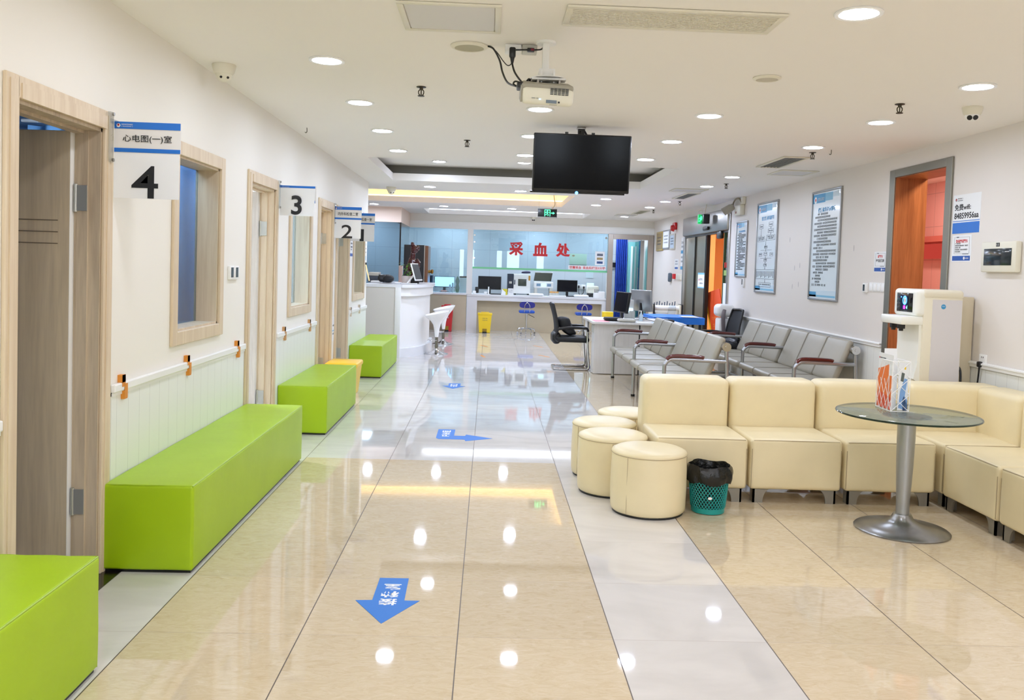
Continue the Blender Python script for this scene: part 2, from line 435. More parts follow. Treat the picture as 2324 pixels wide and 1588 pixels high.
DOORS = {4: (3.16, 3.87), 3: (6.20, 6.91), 2: (8.70, 9.38), 1: (9.73, 10.47)}
WINS = {4: (4.77, 5.50), 3: (7.47, 8.25), 1: (10.93, 11.77)}
TH = 0.14
def wall_left():
    g = G(); x0, x1 = XL-TH, XL
    ops = sorted([(a, b, 0.0, 1.97) for a, b in DOORS.values()]+[(a, b, 1.01, 1.97) for a, b in WINS.values()])
    y = -4.0
    for a, b, z0, z1 in ops:
        g.box(x0, x1, y, a, 0, ZC); g.box(x0, x1, a, b, z1, ZC)
        if z0 > 0: g.box(x0, x1, a, b, 0, z0)
        y = b
    g.box(x0, x1, y, 12.10, 0, ZC); return struct(g, 'wall_left', WALL)
wall_left()
g = G()
y = -4.0
for a, b, z0, z1 in [(6.78, 7.66, 0, 2.33), (13.0, 16.0, 0, 2.42)]:
    g.box(XR, XR+.25, y, a, 0, ZC); g.box(XR, XR+.25, a, b, z1, ZC); y = b
g.box(XR, XR+.25, y, 20.6, 0, ZC); struct(g, 'wall_right', mat('wall_paint_cool', (228, 222, 216), 0.6, bump=(60, 0.05, 0.002)))
# wainscot boards and chair rails
segs_l = [(-3.9, 3.07), (3.975, 6.10), (7.02, 8.60), (10.60, 12.10)]
segs_r = [(-3.9, 6.66), (7.79, 12.86), (16.1, 16.2)]
for i, (a, b) in enumerate(segs_l):
    g = G(); g.box(XL, XL+.006, a, b, 0, 0.79); struct(g, 'trim_%d' % (i+1), WAIN)
    g = G(); g.box(XL, XL+.022, a, b, 0.79, 0.83, 0.006); g.box(XL, XL+.012, a, b, 0.775, 0.79); struct(g, 'trim_%d' % (i+11), WHITE)
for i, (a, b) in enumerate(segs_r[:2]):
    g = G(); g.box(XR-.006, XR, a, b, 0, 0.79); struct(g, 'trim_%d' % (i+21), WAIN)
    g = G(); g.box(XR-.022, XR, a, b, 0.795, 0.84, 0.006); g.box(XR-.03, XR, a, b, 0.82, 0.835, 0.004); struct(g, 'trim_%d' % (i+31), WHITE)
# end wall behind the viewer: daylight through tall windows
g = G(); xs = [-1.7, -1.35, -1.1, -0.2, 0.5, 0.8, 1.5, 2.4, 2.7, 3.61]
wins = [(-1.45, -1.25), (-1.05, -0.75), (0.35, 0.6), (0.85, 1.45), (2.3, 2.65)]
x = -1.84
for a, b in wins:
    g.box(x, a, -4.2, -4.05, 0, ZC); g.box(a, b, -4.2, -4.05, 0, 0.9); g.box(a, b, -4.2, -4.05, 2.2, ZC); x = b
g.box(x, 3.86, -4.2, -4.05, 0, ZC); struct(g, 'wall_back', WALL)

# doors of the rooms on the left
def door(n, a, b, leaf_angle, leaf_mat):
    root = bpy.data.objects.new('door_%d' % n, None); COL.objects.link(root); root.location = (XL, a, 0); root['kind'] = 'structure'
    g = G(); w = 0.085
    for lo, hi, z0, z1 in ((a-w+.01, a+.01, 0, 2.045), (b-.01, b+w-.01, 0, 2.045), (a-.0, b+.0, 1.965, 2.045)):
        g.box(XL, XL+.016, lo, hi, z0, z1, 0.004)
        g.box(XL+.016, XL+.02, lo+.02, hi-.02 if hi-lo < .2 else hi, z0, z1-.02 if hi-lo < .2 else z1-.025)
    g.build('architrave', ASH, root, smooth=False)
    g = G()
    g.box(XL-TH, XL, a, a+.02, 0, 1.97); g.box(XL-TH, XL, b-.02, b, 0, 1.97); g.box(XL-TH, XL, a, b, 1.95, 1.97)
    g.box(XL-.095, XL-.05, b-.030, b-.02, 0, 1.95); g.box(XL-TH+.03, XL-TH+.075, a+.02, a+.032, 0, 1.95); g.box(XL-TH+.03, XL-TH+.075, a, b, 1.938, 1.95)
    g.build('jamb', ASH if n != 4 else wood('jamb_wood', (205, 188, 162), (170, 152, 130)), root, smooth=False)
    W = b-a-.05; th = 0.04
    leaf = G(); hx, hy = XL-.112, b-.014
    LM = Matrix.Translation((hx, hy, 0)) @ Matrix.Rotation(leaf_angle, 4, 'Z')      # local -x runs along the open leaf
    leaf.box(-W, 0, -th, 0, 0.008, 1.945, 0.002, M=LM)
    lo = leaf.build('door_leaf', leaf_mat, root, smooth=False)
    gr = G()
    for k, (u, zb) in enumerate(((-.24, 0.28), (-.34, 0.42), (-.40, 0.56))):
        gr.box(u-.005, u+.005, -th-.0015, -th+.001, zb, 1.90, M=LM)
        if n == 4: gr.tube([LM @ Vector((u+.012*math.cos(t), -th-.001, zb-.012+.012*math.sin(t))) for t in [i*math.pi/8 for i in range(16)]], 0.002, 5, closed=True)
    for z in (1.56, 1.51, 1.46): gr.box(-W+.02, -.05, -th-.0015, -th+.001, z-.002, z+.002, M=LM)
    gr.build('door_groove', mat('groove_shade', (120, 104, 84), 0.6), lo, smooth=False)
    ed = G(); ed.box(0.0005, 0.002, -th, 0, 0.01, 1.94, M=LM); ed.build('edge_band', WHITE, lo, smooth=False)
    for z in (1.66, 0.33):
        h = G(); h.box(XL-.098, XL-.05, b-.036, b-.030, z-.055, z+.055); h.cyl((XL-.100, b-.03, z-.06), (XL-.100, b-.03, z+.06), 0.009, n=10)
        h.build('hinge', mat('hinge_grey', (190, 190, 182), .3, .6), root)
    return root
door(4, *DOORS[4], R(-4), TAUPE)
door(3, *DOORS[3], R(-6), wood('whitewashed_wood', (222, 214, 204), (198, 188, 176)))
door(2, *DOORS[2], R(-6), TAUPE)
door(1, *DOORS[1], R(-84), ASH)
g = G(); g.box(-1.84, -1.607, 3.10, 3.93, 0.0, 0.003); struct(g, 'trim_40', mat('black_marble', (24, 20, 18), 0.12, noise_=(14, 0.5)))
# windows of those rooms
for n, (a, b) in WINS.items():
    root = bpy.data.objects.new('window_%d' % n, None); COL.objects.link(root); root.location = (XL, a, 1.0); root['kind'] = 'structure'
    g = G(); w = 0.075
    for lo, hi, z0, z1 in ((a-w, a, 1.01-w, 1.97+w), (b, b+w, 1.01-w, 1.97+w), (a, b, 1.97, 1.97+w), (a, b, 1.01-w, 1.01)):
        g.box(XL, XL+.018, lo, hi, z0, z1, 0.004)
    g.build('window_frame', ASH, root, smooth=False)
    g = G()
    g.box(XL-TH, XL, a-.001, a+.012, 1.01, 1.97); g.box(XL-TH, XL, b-.012, b+.001, 1.01, 1.97); g.box(XL-TH, XL, a, b, 1.958, 1.97); g.box(XL-TH, XL, a, b, 1.01, 1.022)
    g.build('reveal', ASH if n != 1 else TAUPE, root, smooth=False)
    g = G(); g.box(XL-TH+.008, XL-TH+.014, a+.012, b-.012, 1.022, 1.958); g.build('pane', glass('room_pane', (206, 222, 232), 0.0, 1.4), root, smooth=False)
# rooms behind the left wall
def room(tag_, y0, y1, wallc, ceilc, lamp, lc, lx=-3.0, ly=None):
    ly = (y0+y1)/2 if ly is None else ly
    g = G(); g.box(-4.7, -4.6, y0, y1, 0, ZC); g.box(-4.6, XL-TH, y0-.05, y0, 0, ZC); g.box(-4.6, XL-TH, y1, y1+.05, 0, ZC)
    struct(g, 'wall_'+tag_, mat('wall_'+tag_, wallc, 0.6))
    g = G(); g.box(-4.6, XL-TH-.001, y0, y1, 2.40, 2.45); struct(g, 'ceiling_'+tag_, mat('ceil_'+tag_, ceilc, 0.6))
    g = G(); g.box(lx-.3, lx+.3, ly-.3, ly+.3, 2.375, 2.399)  # square lamp added to brighten the side room
    solo(g, 'ceiling_panel_light', glow('panel_'+tag_, lc, lamp), 'square fill light added inside the %s room' % tag_.replace('_', ' '), 'light', (lx, ly, 2.39), 'added lights in the side rooms')
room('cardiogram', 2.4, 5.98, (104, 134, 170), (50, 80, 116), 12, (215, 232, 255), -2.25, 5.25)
room('third', 6.06, 8.46, (205, 210, 214), (220, 222, 224), 42, (240, 246, 255))
room('second', 8.54, 9.52, (190, 186, 178), (200, 200, 198), 16, (255, 246, 230))
room('first', 9.60, 12.04, (176, 186, 186), (200, 200, 198), 16, (235, 246, 250))
g = G(); g.sheet(lambda u, v: (-1.95-1.1*u, 5.86+.03*math.sin(u*48), 0.15+2.1*v), 90, 2)
solo(g, 'privacy_curtain', mat('blue_curtain', (96, 146, 192), 0.8), 'pleated blue curtain seen through the window beside the door four sign', 'curtain', (-2.5, 5.86, 0.15))
g = G(); g.tube([(-1.88, 5.86, 2.28), (-3.1, 5.86, 2.28)], 0.012); g.cyl((-3.0, 5.86, 2.28), (-3.0, 5.86, 2.40), .008)
solo(g, 'curtain_rail', WHITE, 'white rail carrying the blue curtain in the cardiogram room', 'curtain rail', (-2.5, 5.86, 2.28))

# door to the lift lobby in the right wall
root = bpy.data.objects.new('door_5', None); COL.objects.link(root); root.location = (XR, 7.2, 0); root['kind'] = 'structure'
g = G()
for a, b, z0, z1 in ((6.70, 6.79, 0, 2.40), (7.66, 7.76, 0, 2.40), (6.79, 7.66, 2.33, 2.40)): g.box(XR-.018, XR, a, b, z0, z1, 0.004)
g.build('architrave', DKSTEEL, root, smooth=False)
g = G(); g.box(XR-.006, XR+.28, 7.655, 7.70, 0, 2.36); g.box(XR-.006, XR+.28, 6.74, 6.785, 0, 2.36); g.box(XR, XR+.28, 6.74, 7.70, 2.325, 2.36)
g.build('wood_lining', LINER, root, smooth=False)
LOBBY = boards_mat('pink_lobby_tiles', (222, 176, 166), (1, 2), (1.2, 0.42), 0.008)
g = G(); g.box(5.6, 5.7, 5.5, 11.5, 0, 2.7); g.box(XR+.25, 5.6, 11.4, 11.5, 0, 2.7); g.box(XR+.25, 5.6, 5.5, 5.6, 0, 2.7); struct(g, 'wall_lobby', LOBBY)
g = G(); g.box(XR+.24, 5.6, 5.5, 11.5, 2.66, 2.72); struct(g, 'ceiling_lobby', CEIL)
root = thing('lobby_reflection', 'glowing red reflection patch on the pink lobby wall past the wood lined door', 'sign', (5.5, 10.2, 1.9))
g = G(); g.box(5.42, 5.6, 8.6, 11.3, 1.90, 1.97); g.build('canopy', mat('red_panel', (176, 96, 82), .4), root)
g = G(); g.box(5.5, 5.59, 8.8, 11.2, 1.70, 1.88, .01); g.build('reflection_patch', glow('red_reflection', (255, 90, 76), .25), root)  # glowing patch paints the reddish reflection on the glossy wall
g = G(); g.lathe([(0, 0), (.16, 0)], (4.3, 7.2, 2.655)); solo(g, 'ceiling_lamp', glow('lobby_lamp', (255, 224, 190), 48), 'warm round ceiling lamp in the lobby past the wood lined door', 'lamp', (4.3, 7.2, 2.655))
g = G(); g.lathe([(0, 0), (.16, 0)], (4.8, 10.0, 2.655)); solo(g, 'ceiling_lamp', glow('lobby_lamp_red', (255, 215, 205), 46), 'reddish round ceiling lamp deep in the pink lobby', 'lamp', (4.8, 10.0, 2.655))

# automatic glass door to the orange hall
root = bpy.data.objects.new('door_6', None); COL.objects.link(root); root.location = (XR, 14.5, 0); root['kind'] = 'structure'
g = G(); g.box(XR-.05, XR+.06, 13.0, 16.0, 2.09, 2.42, 0.02); g.build('header', STEEL, root)
g = G(); g.box(XR-.02, XR+.1, 12.94, 13.02, 0, 2.42, .005); g.box(XR-.02, XR+.1, 15.96, 16.04, 0, 2.42, .005); g.build('post', STEEL, root)
g = G(); g.box(XR+.02, XR+.05, 14.42, 15.96, 0.02, 2.09); g.build('steel_panel', mat('bronze_steel', (150, 138, 112), 0.22, 0.9), root, smooth=False)
g = G()
for y in (14.38, 14.44, 15.2): g.box(XR+.0, XR+.06, y-.012, y+.012, 0.02, 2.09)
g.box(XR-.0, XR+.06, 13.0, 15.96, 2.06, 2.09); g.build('rail', BLACK, root, smooth=False)
g = G(); g.box(XR+.02, XR+.03, 13.02, 13.30, 0.02, 2.08); g.build('pane', PANE, root, smooth=False)
g = G(); g.box(XR+.0, XR+.05, 13.29, 13.31, 0.02, 2.08); g.build('edge_strip', mat('green_edge', (70, 96, 60), .4), root, smooth=False)
g = G(); g.box(XR-.09, XR-.05, 14.05, 14.35, 2.13, 2.19, .015); g.build('motion_sensor', BLACK, root)
g = G(); g.box(XR-.04, XR+.02, 13.38, 13.62, 1.97, 2.09, .02); g.build('motor_box', BLACK, root)
g = G(); M = on_right(14.65, 1.30, 0.0); g.box(-.22, .22, -.13, .13, 0, .004, M=M); g.build('notice_sheet', PAPER, root)
g = G(); g.box(-.22, .22, .10, .13, .004, .005, M=M); g.box(-.22, .22, -.13, -.11, .004, .005, M=M); g.build('notice_border', LBLUE, root)
rng = random.Random(5); g = G(); scribble(g, on_right(14.65, 1.30, .005), -.08, .14, .0, .04, rng); scribble(g, on_right(14.65, 1.30, .005), -.08, .14, -.06, .025, rng); g.build('printed_text', INKG, root)
g = G(); g.lathe([(0, 0), (.02, 0)], M=on_right(14.78, 1.31, .006)); g.build('red_mark', RED, root)
g = G(); M = on_right(13.16, 1.12, -.015); g.box(-.13, .13, -.16, .16, 0, .004, M=M); g.build('window_notice', PAPER, root)
g = G(); M = on_right(13.16, 1.12, -.019); g.box(-.13, .13, .12, .16, 0, .002, M=M); g.box(-.13, .13, -.16, -.13, 0, .002, M=M); g.build('notice_border', BLUE, root)
g = G(); M = on_right(13.16, 1.45, -.015); g.box(-.13, .13, -.05, .03, 0, .004, M=M); g.build('green_strip', mat('sticker_green', (150, 176, 100), .4), root)
g = G(); M = on_right(13.16, 1.56, -.015); g.box(-.1, -.05, -.04, .04, 0, .004, M=M); g.box(.0, .05, -.04, .04, 0, .004, M=M); g.build('red_sticker', RED, root)
ORW = mat('orange_wall', (236, 180, 126), 0.5); DOW = mat('rust_wall', (176, 96, 60), 0.5)
g = G(); g.box(6.3, 6.4, 12.0, 24.0, 0, 2.7); g.box(XR+.25, 6.3, 12.0, 12.05, 0, 2.7); g.box(4.55, 6.3, 19.0, 19.1, 0, 2.7); g.box(4.45, 4.55, 17.4, 19.1, 0, 2.7); struct(g, 'wall_hall', ORW)
g = G(); g.box(4.44, 4.45, 17.75, 18.95, 0, 2.15); struct(g, 'door_7', DOW)
g = G(); g.box(XR+.25, 6.3, 12.0, 20.6, 2.62, 2.7); struct(g, 'ceiling_hall', CEIL)
g = G(); g.lathe([(0, 0), (.2, 0)], (4.6, 15.6, 2.61)); solo(g, 'ceiling_lamp', glow('hall_lamp', (255, 228, 190), 110), 'round ceiling lamp in the orange hall past the glass door', 'lamp', (4.6, 15.6, 2.61))

# far end: lab behind the glazed blood counter
g = G(); g.box(-1.76, 3.61, 19.10, 19.2, 2.22, ZC); struct(g, 'wall_far', WALL)
g = G(); g.box(2.605, 2.70, 19.1, 19.2, 0, 2.22); struct(g, 'trim_52', WALL)
g = G(); g.box(-.49, -.37, 19.05, 19.2, 0.80, 2.22); struct(g, 'trim_53', WHITE)
g = G(); g.box(-1.76, 3.61, 19.05, 19.10, 2.22, 2.37); struct(g, 'trim_50', WHITE)
g = G(); g.box(-4.6, -1.76, 17.2, 17.3, 2.23, ZC); g.box(-1.86, -1.76, 17.3, 19.1, 2.23, ZC); struct(g, 'wall_reception', mat('peach_paint', (236, 214, 198), .6))
g = G(); g.box(-1.785, -1.755, 17.19, 17.22, 0, 2.23); struct(g, 'trim_51', BLACK)
g = G(); g.box(-4.6, -1.785, 17.2, 17.21, 0, 2.23); struct(g, 'window_5', glass('tinted_pane', (206, 220, 228), 0.0, 1.2))
g = G(); g.box(-1.775, -1.765, 17.22, 19.1, 0, 2.23); struct(g, 'window_6', glass('side_pane', (216, 228, 234), 0.0, 1.0))
g = G(); g.box(-1.765, -.49, 19.13, 19.14, 0.82, 2.22); struct(g, 'window_7', PANE)
g = G(); g.box(-4.8, 7.0, 20.6, 20.7, 0, 2.7); struct(g, 'wall_lab', LABTILE)
g = G(); g.box(-4.8, -4.6, 12.1, 20.6, 0, ZC); struct(g, 'wall_side', WALL)
g = G(); g.box(-4.6, -1.84, 12.04, 12.1, 0, ZC); struct(g, 'wall_corner', WALL)
for x, w in ((-2.9, 'farthest left behind the tinted pane'), (-.9, 'above the left glass pane'), (1.1, 'above the blood counter'), (2.7, 'nearest the blue curtain')):
    g = G(); g.box(x-.3, x+.3, 19.5, 20.1, ZC-.012, ZC-.001)
    solo(g, 'lab_ceiling_light', glow('lab_lamp', (224, 236, 255), 12), 'square cool white lab ceiling light ' + w, 'light', (x, 19.8, ZC-.01), 'lab ceiling lights')
root = bpy.data.objects.new('door_8', None); COL.objects.link(root); root.location = (3.1, 19.1, 0); root['kind'] = 'structure'
g = G(); g.box(2.60, 2.71, 19.02, 19.1, 0, 2.22, .004); g.box(3.48, 3.60, 19.02, 19.1, 0, 2.22, .004); g.box(2.71, 3.48, 19.02, 19.1, 2.11, 2.22, .004)
g.build('architrave', mat('champagne_steel', (176, 166, 156), .35, .8), root, smooth=False)
g = G(); g.box(3.36, 3.40, 19.2, 20.0, .02, 2.1); g.box(3.36, 3.40, 20.0, 20.03, .02, 2.1); g.build('door_leaf', glass('door_pane', (170, 214, 214), .0), root, smooth=False)
g = G(); g.box(3.34, 3.42, 19.16, 19.2, .02, 2.1); g.box(3.33, 3.345, 19.4, 19.44, .9, 1.5, .005); g.build('door_rail', STEEL, root, smooth=False)
# ------------------------------------------------------------------ green benches along the left wall
def green_bench(y0, y1, label):
    x0, x1, h = -1.693, -1.29, 0.398; yc = (y0+y1)/2
    t = thing('bench', label, 'bench', ((x0+x1)/2, yc, 0), 0, 'green benches along the door wall')
    g = G(); g.pad((x0, y0, 0.012), (x1, y1, h), 0.014, 0.004, k=16, wr=0.0016, seed=y0); bd = g.build('body', GREEN, t, angle=60)
    g = G()
    e = 0.006
    ring = [(x0+e, y0+e), (x1-e, y0+e), (x1-e, y1-e), (x0+e, y1-e)]
    pts = []
    for (ax, ay), (bx, by) in zip(ring, ring[1:]+ring[:1]):
        for i in range(8): pts.append((ax+(bx-ax)*i/8, ay+(by-ay)*i/8, h-.004+.0012*math.sin(i*2.1+y0)))
    g.tube(pts, 0.0038, 6, closed=True)
    for x in (x0+e, x1-e):
        for y in (y0+e, y1-e): g.tube([(x, y, 0.015), (x, y, h-.005)], 0.0028, 6)
    g.build('seam', GREEN if False else mat('green_piping', (150, 182, 30), .35), bd)
    g = G(); g.box(x0+.012, x1-.012, y0+.012, y1-.012, 0.0, 0.014); g.build('plinth', BLACK, t)
    return t
green_bench(0.75, 2.955, 'green leatherette box bench nearest the viewer, cut off by the bottom left corner')
green_bench(3.886, 6.16, 'long green leatherette box bench under the window beside the number 4 sign')
green_bench(7.09, 8.655, 'green leatherette box bench between doors three and two, a yellow bin behind it')
green_bench(10.70, 12.48, 'farthest green leatherette box bench, beside the white reception desk')

# ------------------------------------------------------------------ cream modular sofa
def sofa_module(label, x, y, rz=0.0, corner=False, w=0.585):
    """local: x across, y from the front edge (0) to the back"""
    t = thing('sofa_module', label, 'sofa module', (0, 0, 0), 0, 'cream sofa modules round the corner')
    dp = 0.70
    g = G(); g.pad((0.003, 0.0, 0.085), (w-.003, 0.50 if not corner else dp-.2, 0.402), 0.024, 0.005, wr=0.0024, seed=x+y); st = g.build('seat', CREAM, t, angle=60)
    g = G(); g.tube([(.02, .006, .392), (w*.3, .005, .394), (w*.7, .005, .394), (w-.02, .006, .392)], .003, 6); g.tube([(.012, .004, .34), (.012, .004, .1)], .0025, 6); g.tube([(w-.012, .004, .34), (w-.012, .004, .1)], .0025, 6); g.build('seam', CREAMD, st)
    g = G(); g.pad((0.002, 0.47, 0.10), (w-.002, dp, 0.715), 0.045, 0.006, wr=0.002, seed=3*x+y); o = g.build('backrest', CREAM, t, angle=60)
    if corner:
        g = G(); g.pad((w-.19, 0.0, 0.10), (w+.035, 0.50, 0.712), 0.045, 0.004, wr=0.002, seed=9); g.build('side_backrest', CREAM, t, angle=60)
    for s, px in ((1, .03), (-1, w-.03)):
        for py in (.03, dp-.07):
            g = G()
            prof = [(0, 0), (s*.075, 0)]
            a = [(s*(.075+.05*math.sin(q*math.pi/16)), .085-.085*math.cos(q*math.pi/16)) for q in range(9)]
            g.prism([(px, 0), (px+s*.062, 0)]+[(px+s*(.062+.045*(1-math.cos(q*math.pi/16))), .085*math.sin(q*math.pi/16)) for q in range(1, 9)]+[(px, .085)], 0, .012, M=MX((0, py, 0), (1, 0, 0), (0, 0, 1)))
            g.box(px if s > 0 else px-.012, px+.012 if s > 0 else px, py-.012, py+.05, 0, .085)
            g.build('leg', mat('cast_aluminium', (150, 146, 138), .45, .75), t)
    t.matrix_basis = Matrix.Translation((x, y, 0)) @ Matrix.Rotation(rz, 4, 'Z')
    return t
sofa_module('cream leatherette sofa module at the free end, beside the round stools', 1.065, 5.30)
sofa_module('cream leatherette sofa module second from the free end, right of the green waste basket', 1.662, 5.30)
sofa_module('cream leatherette sofa module behind the glass table leg', 2.262, 5.30)
sofa_module('cream leatherette corner sofa module below the water dispenser', 2.875, 5.295, corner=True, w=.665)
sofa_module('cream leatherette sofa module facing the table, next to the corner module', 2.872, 5.278, R(-90))
sofa_module('cream leatherette sofa module cut off by the right edge of the photo', 2.872, 4.68, R(-90))

# ------------------------------------------------------------------ round stools
def pouf(label, x, y, seam_a):
    t = thing('round_stool', label, 'stool', (x, y, 0), 0, 'cream round stools')
    r = 0.222
    g = G(); pr = [(0, 0.012), (r-.012, .012), (r-.003, .02), (r, .05), (r+.003, .15), (r+.001, .27), (r-.002, .345), (r-.004, .352)]
    g.lathe(pr, (x, y, 0), 56)
    for v in g.bm.verts: v.co += 0.0018*noise.noise_vector(v.co*9)
    bd = g.build('body', CREAM, t, angle=60)
    g = G(); g.lathe([(r-.002, .346), (r+.001, .354), (r-.004, .366), (r-.03, .378), (r-.09, .386), (0, .389)], (x, y, 0), 56); g.build('seat_pad', CREAM, t, angle=60)
    g = G(); g.tube([(x+(r+.0005)*math.cos(q*math.pi/28), y+(r+.0005)*math.sin(q*math.pi/28), .35) for q in range(56)], .0022, 5, closed=True)
    for a in (seam_a, seam_a+2.2, seam_a+4.3): g.tube([(x+(r+.0012)*math.cos(a), y+(r+.0012)*math.sin(a), z) for z in (.02, .15, .27, .345)], .0016, 5)
    g.build('seam', CREAMD, bd)
    g = G(); g.lathe([(0, 0), (r-.012, 0), (r-.012, .014), (0, .014)], (x, y, 0), 40); g.build('base_ring', BLACK, t)
    return t
pouf('cream round stool standing in front, touching the green waste basket', 0.985, 5.085, R(-20))
pouf('cream round stool just behind the front stool, with a vertical seam facing out', 0.832, 5.53, R(-98))
pouf('cream round stool third from the front, at the aisle edge', 0.836, 5.985, R(-150))
pouf('farthest cream round stool, half hidden behind the end of the sofa', 1.07, 6.44, R(30))
pouf('cream round stool at the bottom edge of the photo, only its top showing', 0.90, 1.855, R(60))

# ------------------------------------------------------------------ waste basket by the sofa
def basket():
    x, y = 1.352, 5.098
    t = thing('waste_basket', 'teal mesh waste basket with a black liner in front of the sofa', 'waste basket', (x, y, 0))
    TEAL = mat('teal_plastic', (28, 150, 146), .35)
    h = .262; r0, r1 = .098, .122
    rad = lambda z: r0+(r1-r0)*z/h
    g = G(); g.lathe([(0, .004), (r0, .004), (r0+.002, .035), (r0-.002, .035), (r0-.004, .008), (0, .008)], (x, y, 0), 36); g.build('bottom_band', TEAL, t)
    g = G(); n = 34; rows = 12
    pos = lambda i, k: (x+rad(.035+.17*k/rows)*math.cos(2*math.pi*i/n), y+rad(.035+.17*k/rows)*math.sin(2*math.pi*i/n), .035+.17*k/rows)
    for i in range(n):
        for s in (1, -1):
            for k in range(rows):
                g.cyl(pos(i+s*.5*k, k), pos(i+s*.5*(k+1), k+1), .0026, n=5)
    g.build('mesh_side', TEAL, t)
    g = G(); BAG = mat('black_liner', (16, 17, 16), .25, bump=(40, .5, .01))
    def f(u, v):
        a = 2*math.pi*u; n_ = .006*math.sin(a*9+v*5)+.004*math.sin(a*17+3*v)
        if v < .5:
            q = v/.5; rr = .128+n_*.8+.012*math.sin(q*3.1); z = .185+.095*q+.008*math.sin(a*5)*(1-q)
        else:
            q = (v-.5)/.5; rr = .120-.03*q+n_*.5; z = .285-.2*q+.006*math.sin(a*4)
        return (x+rr*math.cos(a), y+rr*math.sin(a), z)
    g.sheet(f, 72, 16); g.build('bin_liner', BAG, t)
    g = G(); g.lathe([(0, .01), (.09, .012), (.1, .2)], (x, y, 0), 24); g.build('liner_inside', mat('liner_inner', (20, 40, 38), .4), t)
    g = G(); g.lathe([(0, 0), (.013, 0), (.013, .002), (0, .002)], n=18, M=MX((x-.018, y-.113, .105), (1, .15, 0), (0, .09, .99)), sy=.62); g.build('badge', WHITE, t)
basket()

# ------------------------------------------------------------------ glass table and brochure rack
def table():
    x, y = 2.392, 4.80
    t = thing('pedestal_table', 'round glass pedestal table standing before the corner sofa', 'table', (x, y, 0))
    g = G(); g.lathe([(0, .0), (.255, 0), (.257, .006), (.25, .012), (.18, .026), (.10, .042), (.062, .066), (.048, .095), (0, .095)], (x, y, 0), 56); g.build('base', mat('worn_steel', (150, 150, 150), .28, .9, noise_=(9, .12)), t)
    g = G(); g.lathe([(0, .06), (.036, .06), (.036, .16), (.045, .36), (.049, .52), (.049, .655), (0, .655)], (x, y, 0), 40); g.build('stem', SILVER, t)
    g = G(); g.lathe([(0, .655), (.374, .655), (.381, .660), (.381, .666), (.374, .671), (0, .671)], (x, y, 0), 72)
    m = bpy.data.materials.new('table_glass'); m.use_nodes = True; nt = m.node_tree; b = nt.nodes['Principled BSDF']
    b.inputs['Base Color'].default_value = rgb(176, 182, 174); b.inputs['Roughness'].default_value = .02; b.inputs['IOR'].default_value = 1.7
    tr = nt.nodes.new('ShaderNodeBsdfTransparent'); tr.inputs[0].default_value = rgb(216, 224, 214)
    mx = nt.nodes.new('ShaderNodeMixShader'); mx.inputs[0].default_value = .42
    nt.links.new(tr.outputs[0], mx.inputs[1]); nt.links.new(b.outputs[0], mx.inputs[2]); nt.links.new(mx.outputs[0], nt.nodes['Material Output'].inputs[0])
    g.build('tabletop', m, t)
    g = G(); g.tube([(x+.3815*math.cos(q*math.pi/36), y+.3815*math.sin(q*math.pi/36), .663) for q in range(72)], .005, 6, closed=True); g.build('glass_edge', mat('green_glass_edge', (14, 40, 30), .1), t)
    g = G(); g.lathe([(0, .650), (.13, .650), (.13, .655), (0, .655)], (x, y, 0), 32); g.build('mounting_plate', SILVER, t)
table()
